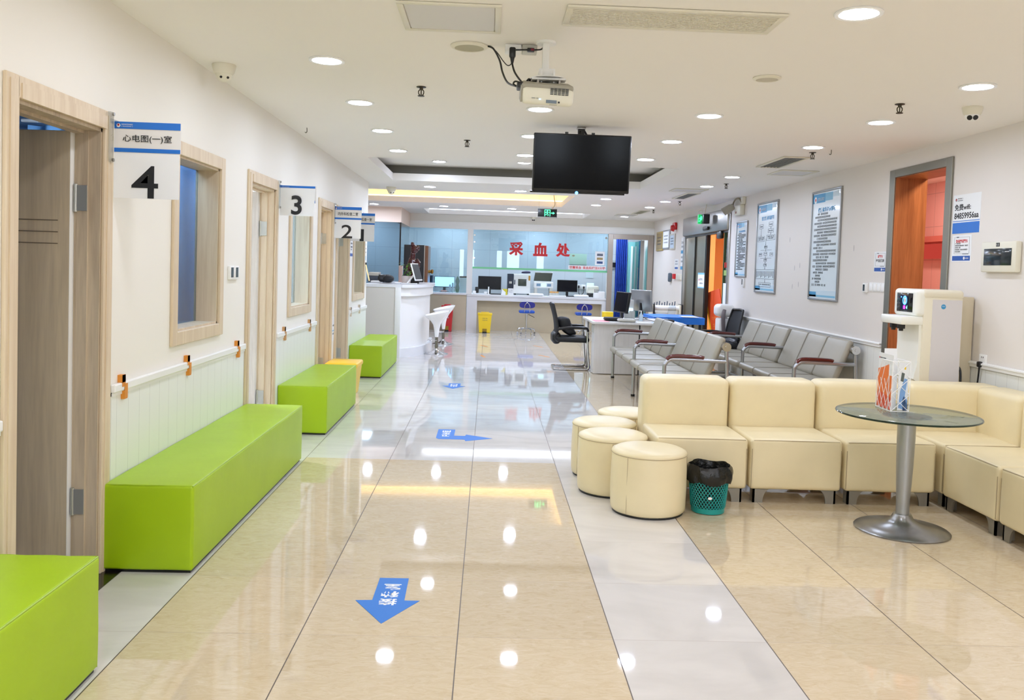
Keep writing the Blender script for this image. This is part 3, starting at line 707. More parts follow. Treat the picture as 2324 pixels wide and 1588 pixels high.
def rack():
    z0 = .672; H = .285
    A = Vector((2.155, 4.63, z0)); B = Vector((2.172, 4.485, z0)); Cc = Vector((2.272, 4.475, z0)); D = Vector((2.295, 4.62, z0))
    A = Vector((2.312, 5.03, z0)); B = Vector((2.306, 4.825, z0)); Cc = Vector((2.413, 4.83, z0)); D = Vector((2.42, 5.02, z0))
    t = thing('brochure_rack', 'white wire brochure rack standing on the glass table', 'brochure rack', ((A+Cc)/2).to_tuple())
    W = mat('white_wire', (244, 244, 244), .35)
    up = Vector((0, 0, H))
    g = G(); r = .0022
    def zig(P, Q, n, flip):
        for k in range(n):
            a = P.lerp(Q, 0)+up*(k/n); b = Q+up*((k+1)/n); c = Q+up*(k/n); d = P+up*((k+1)/n)
            g.cyl(a, b, r*.8, n=6); g.cyl(c, d, r*.8, n=6)
    for P in (A, B, Cc, D): g.cyl(P, P+up*(1 if P is not A else .55), r, n=8)
    for P, Q in ((A, B), (B, Cc), (Cc, D), (D, A)): g.cyl(P, Q, r, n=8)
    g.cyl(B+up, Cc+up, r, n=8); g.cyl(Cc+up, D+up, r, n=8); g.cyl(D+up, A.lerp(B, .35)+up, r, n=8); g.cyl(A+up*.55, A.lerp(B, .35)+up, r, n=8); g.cyl(A.lerp(B, .35)+up, B+up, r, n=8)
    zig(B, Cc, 3, 0); zig(Cc, D, 3, 0)
    n = 4
    for k in range(n):
        g.cyl(A.lerp(B, k/n), A.lerp(B, min(1, (k+2.2)/n))+up*min(1, .95*(n-k)/2.2/ n*2.2), r*.8, n=6)
        g.cyl(A.lerp(B, (k+1)/n), A.lerp(B, max(0, (k-1.0)/n))+up*.62*(min(1, (k+1)/2.0)), r*.8, n=6)
    g.build('wire_frame', W, t)
    # brochures stand inside the rack: things of their own
    def leaflet(name, label, P, Q, zt, cols, off, logo=None):
        d = (Q-P); L = d.length; d = d.normalized(); nrm = Vector((d.y, -d.x, 0))
        M = MX(P+nrm*off+Vector((0, 0, .004)), d, (0, 0, 1))
        tt = thing(name, label, 'brochure', (P+nrm*off+d*L/2).to_tuple(), 0, 'brochures in the wire rack')
        g = G(); g.box(0, L, 0, zt, -.004, 0, M=M); g.build('pages', PAPER, tt, smooth=False)
        for poly, m in cols:
            g = G(); g.prism([(u*L, v*zt) for u, v in poly], 0, .0006, M=M); g.build('printed_area', m, tt, smooth=False)
        if logo:
            g = G(); scribble(g, M, .02*1, .02+L*.4, zt*.90, .006, random.Random(3)); g.build('printed_text', INKG, tt, smooth=False)
            g = G(); g.lathe([(0, 0), (.006, 0)], n=12, M=M @ Matrix.Translation((.012, zt*.91, .001))); g.build('logo', RED, tt, smooth=False)
    OB = mat('brochure_orange', (238, 120, 34), .4); OR_ = mat('brochure_red', (226, 84, 44), .4)
    leaflet('brochure', 'orange and white brochure on the left side of the wire rack', A+Vector((.012, .01, 0)), B+Vector((.008, .01, 0)), .315,
            [([(0, .3), (1, .22), (1, .62), (.75, .62), (.72, .82), (.3, .74), (0, .7)], OB), ([(0, 0), (1, 0), (1, .22), (0, .3)], OR_)], .0, True)
    NB = mat('brochure_navy', (44, 70, 124), .4); LB = mat('brochure_sky', (130, 170, 220), .4); DG = mat('brochure_grey', (92, 100, 96), .4)
    leaflet('brochure', 'brochure with a blue dress pattern on the right side of the wire rack', B.lerp(Cc, .45)+Vector((0, .02, 0)), Cc+Vector((0, .02, 0)), .272,
            [([(.1, .05), (.9, .0), (1, .2), (.7, .3), (.9, .65), (.6, .68), (.2, .4)], LB), ([(.55, .0), (1, .0), (1, .12), (.6, .3), (.45, .2)], NB), ([(.2, .62), (.5, .6), (.6, .78), (.3, .8)], DG), ([(.55, .86), (.7, .86), (.7, .92), (.55, .92)], YELLOW)], 0)
    leaflet('brochure', 'stack of pale brochures upright in the middle of the wire rack', B.lerp(Cc, .05)+Vector((0, .05, 0)), B.lerp(Cc, .5)+Vector((0, .05, 0)), .276, [([(.2, .1), (.45, .1), (.45, .95), (.2, .95)], mat('brochure_fold', (168, 160, 152), .5))], 0)
    leaflet('brochure', 'tall white brochure leaning behind the orange one in the wire rack', A+Vector((.03, -.02, 0)), A.lerp(D, .8)+Vector((.02, -.01, 0)), .34, [], 0)
rack()

# ------------------------------------------------------------------ grey waiting benches
def waiting_bench(x, y, label, group):
    t = thing('waiting_bench', label, 'waiting bench', (0, 0, 0), 0, group)
    Ln = 3.34; mods = ((.055, 1.66), (1.74, 3.29)); arms = (.02, 1.70, 3.32)
    for a, b in mods:
        w = (b-a)/3
        g = G()
        for i in range(3): g.pad((0.0, a+i*w+.0005, .355), (.50, a+(i+1)*w-.0005, .425), .03, .006)
        st = g.build('seat', GREYL, t, angle=60)
        g = G()
        for i in range(3):
            t2 = bmesh.new(); gg = G(); gg.pad((0, a+i*w+.0005, 0), (.06, a+(i+1)*w-.0005, .43), .028, .005)
            M = Matrix.Translation((.435, 0, .43)) @ Matrix.Rotation(R(22), 4, 'Y')
            bmesh.ops.transform(gg.bm, matrix=M, verts=gg.bm.verts[:]); g.merge(gg.bm)
        bk = g.build('backrest', GREYL, t, angle=60)
        for i in (1, 2):
            yy = a+i*w
            g = G(); g.tube([(-.001, yy, .375), (.004, yy, .415), (.03, yy, .427), (.2, yy, .4285), (.44, yy, .428)], .0022, 5); g.build('seam', mat('grey_seam', (120, 114, 102), .5), st)
            M = Matrix.Translation((.435, 0, .43)) @ Matrix.Rotation(R(22), 4, 'Y')
            g = G(); g.tube([M @ Vector((-.0015, yy, z)) for z in (.01, .2, .41)]+[M @ Vector((.02, yy, .432))], .0022, 5); g.build('seam', mat('grey_seam', (120, 114, 102), .5), bk)
    TB = mat('silver_tube', (176, 178, 182), .28, .85)
    g = G()
    for xx, zz in ((.08, .345), (.40, .345), (.635, .73)): g.cyl((xx, .0, zz), (xx, Ln, zz), .02 if zz < .5 else .024, n=12)
    g.build('beam', TB, t)
    for yy in arms:
        g = G(); g.tube([(.055, yy, .0), (.055, yy, .5), (.065, yy, .56), (.10, yy, .595), (.15, yy, .605), (.40, yy, .600), (.645, yy, .595)], .019, 12, k=6); af = g.build('arm_frame', TB, t)
        g = G(); g.tube([(.72, yy, 0), (.66, yy, .35), (.645, yy, .60), (.64, yy, .72)], .019, 12); rp = g.build('rear_post', TB, t)
        g = G(); g.tube([(.075, yy, .60), (.10, yy, .622), (.15, yy, .634), (.28, yy, .634), (.40, yy, .628), (.425, yy, .620)], .021, 10, k=4); g.build('armrest', MAHOG, af)
        g = G(); g.cyl((.635, yy-.03, .735), (.635, yy+.03, .735), .042, n=20); g.cyl((.635, yy-.036, .735), (.635, yy+.036, .735), .014, n=12); g.build('end_cap', CHROME, rp)
        for xx in (.055, .72):
            g = G(); g.cyl((xx, yy, 0), (xx, yy, .025), .023, n=12); g.build('foot_cap', BLACK, af if xx < .3 else rp)
    t.matrix_basis = Matrix.Translation((x, y, 0))
    return t
wbA = waiting_bench(1.62, 8.06, 'grey padded waiting bench in the aisle, its near end behind the cream sofa', 'grey waiting benches')
dup(wbA, (2.88, 8.12, 0), label='grey padded waiting bench standing along the poster wall', group='grey waiting benches')

# ------------------------------------------------------------------ office chairs
def office_chair():
    t = thing('visitor_chair', 'black mesh visitor chair drawn up to the left end of the white desk', 'chair', (0, 0, 0), 0, 'black mesh visitor chairs')
    g = G(); g.pad((-.22, -.235, .39), (.25, .235, .465), .03, .006); g.build('seat', SATIN, t, angle=60)
    g = G()
    def f(u, v):
        z = .50+.42*v; x_ = -.19-.085*v-.05*(1-v)**2*0+.02*math.sin(v*3.1); yy = (u-.5)*(.44-.06*v)
        return (x_-.03*(1-(2*u-1)**2), yy, z)
    g.sheet(f, 12, 12); g.sheet(lambda u, v: (f(u, v)[0]-.012, f(u, v)[1], f(u, v)[2]), 12, 12)
    g.build('mesh_back', mat('black_mesh', (30, 32, 36), .8), t)
    g = G()
    for s in (-1, 1): g.tube([(-.18, s*.22, .40), (-.24, s*.235, .46), (-.2, s*.225, .56), (-.215, s*.215, .70), (-.265, s*.19, .90), (-.275, s*.17, .925)], .016, 8, k=4)
    g.tube([(-.275, -.17, .925), (-.30, 0, .932), (-.275, .17, .925)], .014, 8, k=4)
    g.pad((-.27, -.2, .36), (-.15, .2, .52), .05, .01)
    g.build('back_frame', BLACK, t)
    CT = CHROME
    g = G()
    for s in (-1, 1):
        g.tube([(-.22, s*.25, .015), (.20, s*.25, .015), (.235, s*.25, .03), (.25, s*.25, .07), (.225, s*.25, .35), (.21, s*.25, .55), (.19, s*.25, .585)], .014, 10, k=4)
    g.tube([(-.22, -.25, .015), (-.235, -.2, .015), (-.235, .2, .015), (-.22, .25, .015)], .014, 10, k=3)
    g.tube([(.23, -.25, .37), (.23, .25, .37)], .012, 8)
    g.build('frame', CT, t)
    for s in (-1, 1):
        g = G(); g.tube([(-.2, s*.25, .575), (-.05, s*.25, .598), (.12, s*.25, .602), (.20, s*.25, .592), (.225, s*.25, .55)], .02, 8, k=4); g.build('armrest', BLACK, t)
    return t
ch = office_chair(); ch.matrix_basis = Matrix.Translation((1.19, 12.36, 0))
dup(ch, (3.24, 12.02, 0), R(186), 'black mesh visitor chair standing behind the wall side waiting bench')
g = G(); g.pad((1.04, 12.22, .49), (1.22, 12.5, .73), .05, .01, wr=.025)
for v in g.bm.verts: v.co.x += (v.co.z-.49)*-.25+max(0, .62-v.co.z)*.5
solo(g, 'shoulder_bag', SATIN, 'black soft bag lying on the seat of the aisle side visitor chair', 'bag', (1.25, 12.35, .466))

# ------------------------------------------------------------------ white desk and what lies on it
def desk():
    t = thing('desk', 'white wood grain office desk behind the aisle waiting bench', 'desk', (2.05, 12.2, 0))
    DW = wood('white_desk_wood', (226, 224, 222), (216, 214, 213), .4)
    g = G(); g.box(1.42, 2.70, 11.66, 12.92, .69, .72, .004); g.build('desktop', DW, t, smooth=False)
    g = G(); g.box(1.46, 2.07, 11.75, 11.775, .01, .69); g.build('front_panel', DW, t, smooth=False)
    g = G(); g.box(2.09, 2.66, 11.76, 11.785, .01, .69); g.build('modesty_panel', DW, t, smooth=False)
    g = G(); g.box(2.065, 2.095, 11.80, 12.8, .0, .69); g.build('gap_shade', BLACK, t, smooth=False)  # black filler paints the shade in the gap between two desks
    g = G(); g.box(1.46, 1.485, 11.775, 12.05, .01, .69); g.box(2.64, 2.665, 11.78, 12.88, .0, .69); g.box(1.46, 1.485, 12.62, 12.9, .01, .69); g.build('side_panel', DW, t, smooth=False)
    g = G(); g.box(1.452, 1.462, 11.79, 12.04, .56, .66); g.build('drawer_front', GREYW, t, smooth=False)
desk()
DZ = .72
def monitor(name_label, x, y, z, w, h, a, lean=0.0, lit=None, stand=True, silver=False, group=None):
    """screen faces local -y"""
    t = thing('monitor', name_label, 'monitor', (0, 0, 0), 0, group)
    zz = .10 if stand else 0
    L = Matrix.Translation((0, 0, zz)) @ Matrix.Rotation(lean, 4, 'X')
    g = G(); g.box(-w/2, w/2, -.02, .02, 0, h, .006, M=L)
    hs = g.build('housing', SILVER if silver else BLACK, t)
    g = G(); g.box(-w/2+.012, w/2-.012, -.0215, -.0195, .02, h-.012, M=L); g.build('screen', lit if lit else mat('dark_screen', (14, 16, 24), .15, ior=1.3), hs, smooth=False)
    if stand:
        g = G(); g.box(-.03, .03, .0, .035, .01, zz+h*.4, .008); g.lathe([(0, 0), (.11, 0), (.11, .008), (.03, .016), (0, .016)], n=28, sy=.75); g.build('stand', BLACK, t)
    t.matrix_basis = Matrix.Translation((x, y, z)) @ Matrix.Rotation(a, 4, 'Z')
    return t
monitor('slim monitor seen edge on at the aisle side of the white desk', 1.90, 12.35, DZ, .50, .30, R(-78), R(-8))
t = monitor('grey backed monitor turned away on the white desk', 2.26, 12.62, DZ+.02, .48, .31, R(115), R(-6), silver=True)
g = G(); g.lathe([(0, 0), (.025, 0), (.025, .002), (0, .002)], n=20, M=t.matrix_basis @ MX((0, .0225, .3), (-1, 0, 0), (0, 0, 1))); g.build('emblem', BLACK, t)
def boxy(name, label, cat, x0, x1, y0, y1, z0, z1, m, b=.004, group=None):
    g = G(); g.box(x0, x1, y0, y1, z0, z1, b); return solo(g, name, m, label, cat, ((x0+x1)/2, (y0+y1)/2, z0), group)
t = thing('sanitizer_dispenser', 'white wall style dispenser unit standing between the two desk monitors', 'dispenser', (2.07, 12.7, DZ))
g = G(); g.box(2.0, 2.14, 12.66, 12.74, .88, 1.0, .008); g.build('upper_box', WHITE, t)
g = G(); g.box(2.02, 2.13, 12.67, 12.73, DZ, .88, .004); g.build('column', WHITE, t)
g = G(); g.box(2.01, 2.13, 12.645, 12.66, .82, .875); g.build('display', glow('soft_display', (190, 220, 235), 1.0), t)
g = G(); g.lathe([(0, 0), (.014, 0)], n=16, M=facing(2.07, 12.658, .965)); g.build('emblem', MBLUE, t)
boxy('pink_paper', 'sheet of pink paper at the aisle end of the white desk', 'paper', 1.46, 1.66, 11.72, 12.1, DZ, DZ+.003, mat('pink_paper', (238, 150, 160), .6), 0)
g = G(); g.pad((1.62, 11.9, DZ+.005), (1.88, 12.1, DZ+.05), .022, .004); solo(g, 'pouch', SATIN, 'black zip pouch next to the pink paper on the desk', 'pouch', (1.75, 12, DZ))
g = G(); g.pad((1.78, 11.72, DZ+.007), (2.02, 11.88, DZ+.045), .02, .006); solo(g, 'card_reader', GREYW, 'low grey card reader near the front edge of the white desk', 'card reader', (1.9, 11.8, DZ))
g = G(); g.pad((2.4, 11.95, DZ+.006), (2.6, 12.08, DZ+.04), .018, .005); solo(g, 'desk_phone', SATIN, 'black desk phone at the far right of the white desk', 'phone', (2.5, 12, DZ))
for i, (x, y, a, lb) in enumerate(((2.12, 11.8, .2, 'loose white sheets in the middle of the desk front'), (2.36, 11.84, -.15, 'pale blue form at the right of the desk front'), (2.56, 11.82, .1, 'white form at the right corner of the desk'))):
    g = G(); g.box(-.11, .11, -.09, .09, 0, .006+.002*i, M=Matrix.Translation((x, y, DZ)) @ Matrix.Rotation(a, 4, 'Z')); solo(g, 'paper_form', PBLUE if i == 1 else PAPER, lb, 'paper', (x, y, DZ), 'papers on the white desk')
t = thing('pump_bottle', 'small clear pump bottle on the white desk', 'bottle', (2.17, 12.2, DZ))
g = G(); g.lathe([(0, 0), (.028, 0), (.03, .02), (.03, .08), (.012, .1), (.012, .115), (0, .115)], (2.17, 12.2, DZ), 20); g.build('body', mat('pale_blue_plastic', (206, 226, 238), .3), t)
g = G(); g.cyl((2.17, 12.2, DZ+.115), (2.17, 12.2, DZ+.14), .008, n=10); g.box(2.14, 2.18, 12.19, 12.21, DZ+.135, DZ+.145); g.build('pump', WHITE, t)
boxy('yellow_box', 'yellow sharps box behind the white desk near the aisle', 'box', 1.72, 1.88, 12.93, 13.05, .60, .80, YELLOW, .01)
boxy('side_cupboard', 'low grey cupboard behind the white desk carrying the yellow box', 'cupboard', 1.66, 2.3, 12.93, 13.3, 0, .60, GREYW)
boxy('pen_box', 'small translucent pen box behind the slim desk monitor', 'box', 1.98, 2.07, 12.48, 12.56, DZ, DZ+.10, mat('frosted', (210, 214, 210), .4))
boxy('leaflet_holder', 'clear leaflet holder at the foot of the dispenser on the desk', 'holder', 2.06, 2.14, 12.54, 12.6, DZ, DZ+.12, mat('frosted', (210, 214, 210), .4))
g = G(); g.tube([(2.22, 12.55, DZ+.06), (2.28, 12.4, DZ+.02), (2.33, 12.2, DZ+.006), (2.4, 12.1, DZ+.006)], .004, 6, k=5); solo(g, 'cable', BLACK, 'black cable trailing from the grey backed monitor over the desk', 'cable', (2.3, 12.3, DZ))

# blue covered table and the paper roll stand by the far wall
t = thing('covered_table', 'table under a bright blue sheet by the glass door', 'table', (2.9, 13.4, 0))
g = G()
def sheet_f(u, v):
    x_ = 2.50+.78*u; y_ = 12.97+.93*v
    return (x_, y_, .742+.004*math.sin(x_*13)*math.sin(y_*9))
g.sheet(sheet_f, 16, 16)
for (ax, ay), (bx, by) in (((2.50, 12.97), (3.28, 12.97)), ((3.28, 12.97), (3.28, 13.90)), ((3.28, 13.9), (2.5, 13.9)), ((2.5, 13.9), (2.5, 12.97))):
    g.sheet(lambda u, v, ax=ax, ay=ay, bx=bx, by=by: (ax+(bx-ax)*u+.006*math.sin(u*30)*v, ay+(by-ay)*u+.006*math.cos(u*23)*v, .742-.10*v), 24, 4)
g.build('blue_sheet', mat('blue_sheet', (34, 120, 220), .4), t)
g = G(); g.box(2.51, 3.27, 12.98, 13.89, .70, .735); g.build('tabletop', GREYW, t)
for x in (2.56, 3.22):
    for y in (13.03, 13.84):
        g = G(); g.box(x-.02, x+.02, y-.02, y+.02, 0, .70); g.build('leg', BLACK, t)
boxy('paper_form', 'papers lying on the blue sheet at its wall end', 'paper', 2.95, 3.2, 13.0, 13.3, .748, .752, PAPER, 0)
t = thing('paper_roll_stand', 'stand with a long white paper roll between cream uprights by the far wall', 'roll stand', (3.1, 15.0, 0))
for x, nm in ((2.85, 0), (3.34, 0)):
    g = G(); g.box(x-.03, x+.0, 14.85, 15.15, 0, .86, .02); g.build('upright', mat('cream_board', (206, 196, 172), .5), t)
    g = G(); g.box(x+.0, x+.03, 14.85, 15.15, .3, .87, .012); g.build('side_plate', BLACK, t)
g = G(); g.cyl((2.86, 14.95, .80), (3.33, 14.95, .80), .045, n=20); g.build('paper_roll', WHITE, t)
g = G(); g.box(2.88, 3.31, 14.9, 15.15, .52, .56); g.box(2.88, 3.31, 14.9, 15.15, .1, .14); g.build('shelf', BLACK, t)
g = G(); g.box(2.9, 3.12, 14.9, 15.1, .56, .72, .006); g.build('grey_bin', GREYW, t)
g = G()
for i in range(9): x = 2.9+.045*i; g.cyl((x, 15.05, .84), (x+.004, 15.05, .885+.015*(i % 3)), .008, n=8)
g.build('peg', mat('peg_blue', (44, 62, 84), .5), t)
g = G(); g.pad((3.12, 14.86, .60), (3.24, 14.92, .84), .02, .01, wr=.01); solo(g, 'plastic_bag', TRANS, 'clear plastic bag hanging from the white paper roll', 'bag', (3.18, 14.89, .60))
t = thing('caution_board', 'orange and yellow folding caution board in the glass doorway', 'caution sign', (3.9, 14.4, 0))
bm_M = MX((3.86, 14.42, .02), Vector((.75, -.66, 0)).normalized(), Vector((-.16, -.18, .97)).normalized())
bm_M = Matrix.Translation((3.9, 14.1, 0)) @ Matrix.Rotation(R(-62), 4, 'Z') @ Matrix.Rotation(R(-16), 4, 'Y')
g = G(); g.box(-.17, .17, -.012, .012, .0, 1.18, .01, M=bm_M); g.build('front_board', mat('caution_orange', (226, 84, 40), .4), t)
g = G(); g.box(-.19, -.16, -.014, .03, .0, .95, .006, M=bm_M); g.build('yellow_edge', YELLOW, t)
g = G(); rng = random.Random(2)
for k in range(3): scribble(g, bm_M @ MX((-.1, -.0125, .45+.12*k), (1, 0, 0), (0, 0, 1)), 0, .2, 0, .07, rng)
g.build('printed_text', mat('caution_text', (240, 140, 70), .4), t)
t = thing('air_purifier', 'white appliance wrapped in plastic standing behind the wall side chair', 'appliance', (3.45, 12.55, 0))
g = G(); g.box(3.36, 3.55, 12.45, 12.7, 0, .78, .03); g.build('body', WHITE, t)
g = G(); g.pad((3.33, 12.42, .80), (3.58, 12.72, .98), .06, .005); g.build('head', WHITE, t)
g = G(); g.tube([(3.42, 12.43, .9), (3.40, 12.40, .8), (3.42, 12.43, .62), (3.44, 12.45, .5)], .03, 10, k=4); g.build('hose', mat('grey_hose', (120, 112, 116), .4), t)
# ------------------------------------------------------------------ reception desk
CURVE = [(-1.33, 13.10), (-1.19, 13.24), (-1.08, 13.45), (-1.00, 13.75), (-.955, 14.1), (-.94, 14.5), (-.95, 14.9), (-.98, 15.3)]
def off(c, d): return [(x-d, y+d*.6) for x, y in c]
t = thing('reception_desk', 'white curved reception desk with a stone skirting beyond the last green bench', 'reception desk', (-1.4, 14, 0))
def slab(z0, z1, d, back=-1.86):
    return off(CURVE, d)+[(back, 15.3-d), (back, 13.10+d*.6)], z0, z1
RW = mat('reception_white', (236, 236, 234), .35)
g = G(); g.prism(*slab(.14, .93, .05)); g.build('curved_front', RW, t)
g = G(); g.prism(*slab(.93, 1.06, 0)); g.build('upper_band', RW, t)
g = G(); g.prism(*slab(1.06, 1.105, -.035, -1.88)); g.build('desktop', MARBLE, t)
g = G(); g.prism(*slab(0, .14, -.005)); g.build('stone_skirting', MARBLE, t)
g = G(); g.box(-1.40, -1.315, 13.07, 13.15, 0, 1.06, .003); g.build('corner_post', RW, t)
g = G(); g.box(-1.86, -1.40, 13.085, 13.12, .0, 1.06); g.build('side_panel', mat('side_panel_grey', (214, 210, 204), .45), t)
RZ = 1.108
t = thing('desk_printer', 'grey printer on the left of the reception desk', 'printer', (-1.78, 14.2, RZ))
g = G(); g.box(-1.95, -1.60, 14.05, 14.4, RZ, RZ+.10, .01); g.build('body', mat('slate', (70, 78, 92), .4), t)
g = G(); g.box(-1.94, -1.78, 14.06, 14.38, RZ+.10, RZ+.16, .012); g.build('scanner_lid', GREYW, t)
g = G(); g.box(-1.78, -1.62, 14.1, 14.36, RZ+.10, RZ+.125, .006); g.build('paper_tray', BLACK, t)
boxy('papers', 'flat pile of white papers by the wall end on the reception desk', 'papers', -1.86, -1.7, 13.74, 14.0, RZ, RZ+.03, PAPER, .004)
g = G(); g.pad((-1.72, 13.42, RZ+.03), (-1.58, 13.66, RZ+.12), .05, .01, wr=.02)
g.pad((-1.62, 13.38, RZ+.03), (-1.48, 13.6, RZ+.11), .04, .01, wr=.02, seed=4); solo(g, 'handbag', SATIN, 'black soft handbag on the reception desk', 'bag', (-1.6, 13.5, RZ))
boxy('notebook', 'open white ledger beside the black handbag on the reception desk', 'notebook', -1.47, -1.37, 13.5, 13.75, RZ, RZ+.02, PAPER, .004)
boxy('black_box', 'black box behind the touch screen on the reception desk', 'box', -1.39, -1.12, 13.98, 14.06, RZ, RZ+.09, SATIN, .012)
boxy('pink_speaker', 'narrow pink upright speaker on the reception desk', 'speaker', -1.50, -1.44, 14.45, 14.55, RZ, RZ+.28, mat('pink_plastic', (216, 188, 178), .5), .008)
t = thing('touch_screen', 'white framed touch screen tilted on a slanted white arm on the reception desk', 'screen', (-1.2, 13.6, RZ))
M = Matrix.Translation((-1.135, 13.62, 1.285)) @ Matrix.Rotation(R(-14), 4, 'Z') @ Matrix(((0, -.954, -.3, 0), (1, 0, 0, 0), (0, -.3, .954, 0), (0, 0, 0, 1)))
g = G(); g.box(-.17, .17, -.012, .008, -.13, .15, .008, M=M); g.build('frame', WHITE, t)
g = G(); g.box(-.155, .155, -.0145, -.0118, -.11, .135, M=M); g.build('screen', BLACK, t)
g = G(); g.tube([(-1.27, 13.56, RZ+.01), (-1.16, 13.60, 1.27)], .014, 8); g.build('arm', WHITE, t)
g = G(); g.box(-1.36, -1.12, 13.50, 13.70, RZ, RZ+.012, .005); g.build('base', WHITE, t)
t = thing('potted_plant', 'leafy green plant in a pale pot beside the carved figure on the reception desk', 'plant', (-1.31, 13.84, RZ))
g = G(); g.lathe([(0, 0), (.06, 0), (.085, .12), (.08, .12), (.06, .03), (0, .03)], (-1.31, 13.84, RZ), 24); g.build('pot', mat('pale_pot', (224, 214, 210), .4), t)
rng = random.Random(7)
g = G()
for i in range(70):
    a = rng.uniform(0, 6.28); r = rng.uniform(.03, .17); z = RZ+.13+rng.uniform(0, .20); L = rng.uniform(.05, .10)
    p = Vector((-1.31+r*.5*math.cos(a), 13.84+r*.5*math.sin(a), z)); d = Vector((math.cos(a), math.sin(a), rng.uniform(-.7, .5))).normalized(); w = Vector((-d.y, d.x, 0)).normalized()*.014
    g._add([p, p+d*L*.5+w, p+d*L, p+d*L*.5-w], [(0, 1, 2, 3)])
g.build('foliage', mat('leaf_green', (86, 150, 44), .45), t, smooth=False)
t = thing('wood_carving', 'dark red carved root figure rising behind the plant on the reception desk', 'carving', (-1.25, 14.15, RZ))
g = G()
for c, r_ in (((-1.26, 14.2, 1.42), (.075, .06, .12)), ((-1.30, 14.2, 1.36), (.06, .05, .07)), ((-1.17, 14.2, 1.42), (.045, .05, .09)), ((-1.25, 14.2, 1.55), (.05, .05, .08)), ((-1.23, 14.2, 1.66), (.06, .05, .07)), ((-1.18, 14.2, 1.68), (.04, .04, .035)), ((-1.26, 14.2, 1.74), (.03, .03, .04)), ((-1.25, 14.2, 1.25), (.05, .05, .12))):
    t2 = bmesh.new(); bmesh.ops.create_icosphere(t2, subdivisions=3, radius=1)
    for v in t2.verts:
        q = v.co.copy(); v.co = Vector((c[0]+q.x*r_[0], c[1]+q.y*r_[1], c[2]+q.z*r_[2]))
        v.co += .018*noise.noise_vector(v.co*22)
    g.merge(t2)
g.build('figure', mat('red_lacquer', (66, 14, 18), .22, coat=.5), t)
g = G(); g.lathe([(0, 0), (.09, 0), (.08, .06), (.04, .12), (0, .12)], (-1.25, 14.2, RZ), 20); g.build('stand', mat('dark_wood', (50, 26, 20), .4), t)
t = thing('cabinet', 'tall black cabinet with a brown wooden side beyond the reception desk', 'cabinet', (-1.5, 17.8, 0))
g = G(); g.box(-1.70, -1.285, 17.30, 17.9, 0, 1.80, .004); g.build('body', BLACK, t, smooth=False)
g = G(); g.box(-1.283, -1.22, 17.32, 18.0, 0, 1.79, .004); g.build('door', wood('cabinet_wood', (112, 74, 48), (70, 44, 30), .3), t, smooth=False)
g = G(); g.box(-1.30, -1.283, 17.29, 17.32, 0, 1.8); g.build('edge_trim', STEEL, t, smooth=False)
g = G(); g.lathe([(0, 0), (.03, .0), (.03, .05), (.05, .07), (.03, .1), (0, .1)], n=16, M=MX((-1.22, 17.5, 1.28), (0, 1, 0), (0, 0, 1))); g.build('knob', mat('brass', (150, 112, 50), .3, 1.0), t)
# bar stools
def bar_stool(label, x, y, a):
    t = thing('bar_stool', label, 'bar stool', (0, 0, 0), 0, 'white bar stools at the reception desk')
    g = G()
    prof = [(.028, .27), (.034, .32), (.044, .40), (.06, .47), (.10, .535), (.155, .59), (.195, .64), (.2, .655), (.192, .66), (.15, .605), (.08, .575), (0, .57)]
    g.lathe([(0, .27)]+prof, n=36)
    for v in g.bm.verts:
        k = max(0, (v.co.z-.45)/.2); v.co.z += k*.23*v.co.x; 
    g.build('seat_shell', mat('gloss_white', (240, 240, 238), .12, coat=.5), t, angle=70)
    g = G(); g.cyl((0, 0, .05), (0, 0, .30), .024, n=16); g.cyl((0, 0, .12), (0, 0, .135), .03, n=16); g.build('gas_lift', mat('grey_lift', (130, 126, 112), .3, .8), t)
    g = G(); g.lathe([(0, 0), (.19, 0), (.192, .008), (.16, .018), (.08, .034), (.04, .06), (.03, .09), (0, .09)], n=40); g.build('base', CHROME, t)
    g = G(); g.tube([(0, -.03, .22), (-.10, -.06, .22), (-.14, 0, .22), (-.10, .06, .22), (0, .03, .22)], .009, 8, k=5); g.build('footrest', CHROME, t)
    t.matrix_basis = Matrix.Translation((x, y, 0)) @ Matrix.Rotation(a, 4, 'Z'); return t
bs = bar_stool('nearer white bar stool with a chrome foot at the reception desk', -.805, 13.83, R(8))
dup(bs, (-.79, 15.6, 0), R(14), 'farther white bar stool with a chrome foot at the reception desk')

# ------------------------------------------------------------------ blood counter, lab bench things
t = thing('blood_counter', 'white stone framed counter with beige panels under the red lettering', 'counter', (1.1, 19.3, 0))
g = G(); g.box(-.47, 2.60, 19.06, 20.0, .755, .80, .004); g.build('countertop', MARBLE, t, smooth=False)
g = G(); g.box(-.47, 2.60, 19.08, 19.16, .665, .755); g.build('apron', MARBLE, t, smooth=False)
for a, b in ((-.47, -.245), (2.51, 2.60)):
    g = G(); g.box(a, b, 19.08, 19.3, 0, .665); g.build('leg', MARBLE, t, smooth=False)
g = G(); g.box(-.25, 2.52, 19.28, 19.34, 0, .70); g.build('back_panel', SANDSTONE, t, smooth=False)
t = thing('side_counter', 'lower beige counter with a white top left of the blood counter', 'counter', (-.9, 19.3, 0))
g = G(); g.box(-1.765, -.48, 19.09, 19.16, 0, .775); g.build('front_panel', SANDSTONE, t, smooth=False)
g = G(); g.box(-1.765, -.48, 19.06, 20.0, .775, .815, .004); g.build('countertop', MARBLE, t, smooth=False)
t = thing('glass_screen', 'glass screen with a green lower edge and red lettering above the blood counter', 'glass screen', (1.1, 19.12, 1.4))
g = G(); g.box(-.37, 2.62, 19.12, 19.13, 1.40, 2.22); gp = g.build('pane', PANE, t, smooth=False)
g = G(); g.box(-.37, 2.62, 19.11, 19.14, 1.365, 1.405); g.build('glass_edge', mat('edge_green', (120, 206, 150), .3), t, smooth=False)
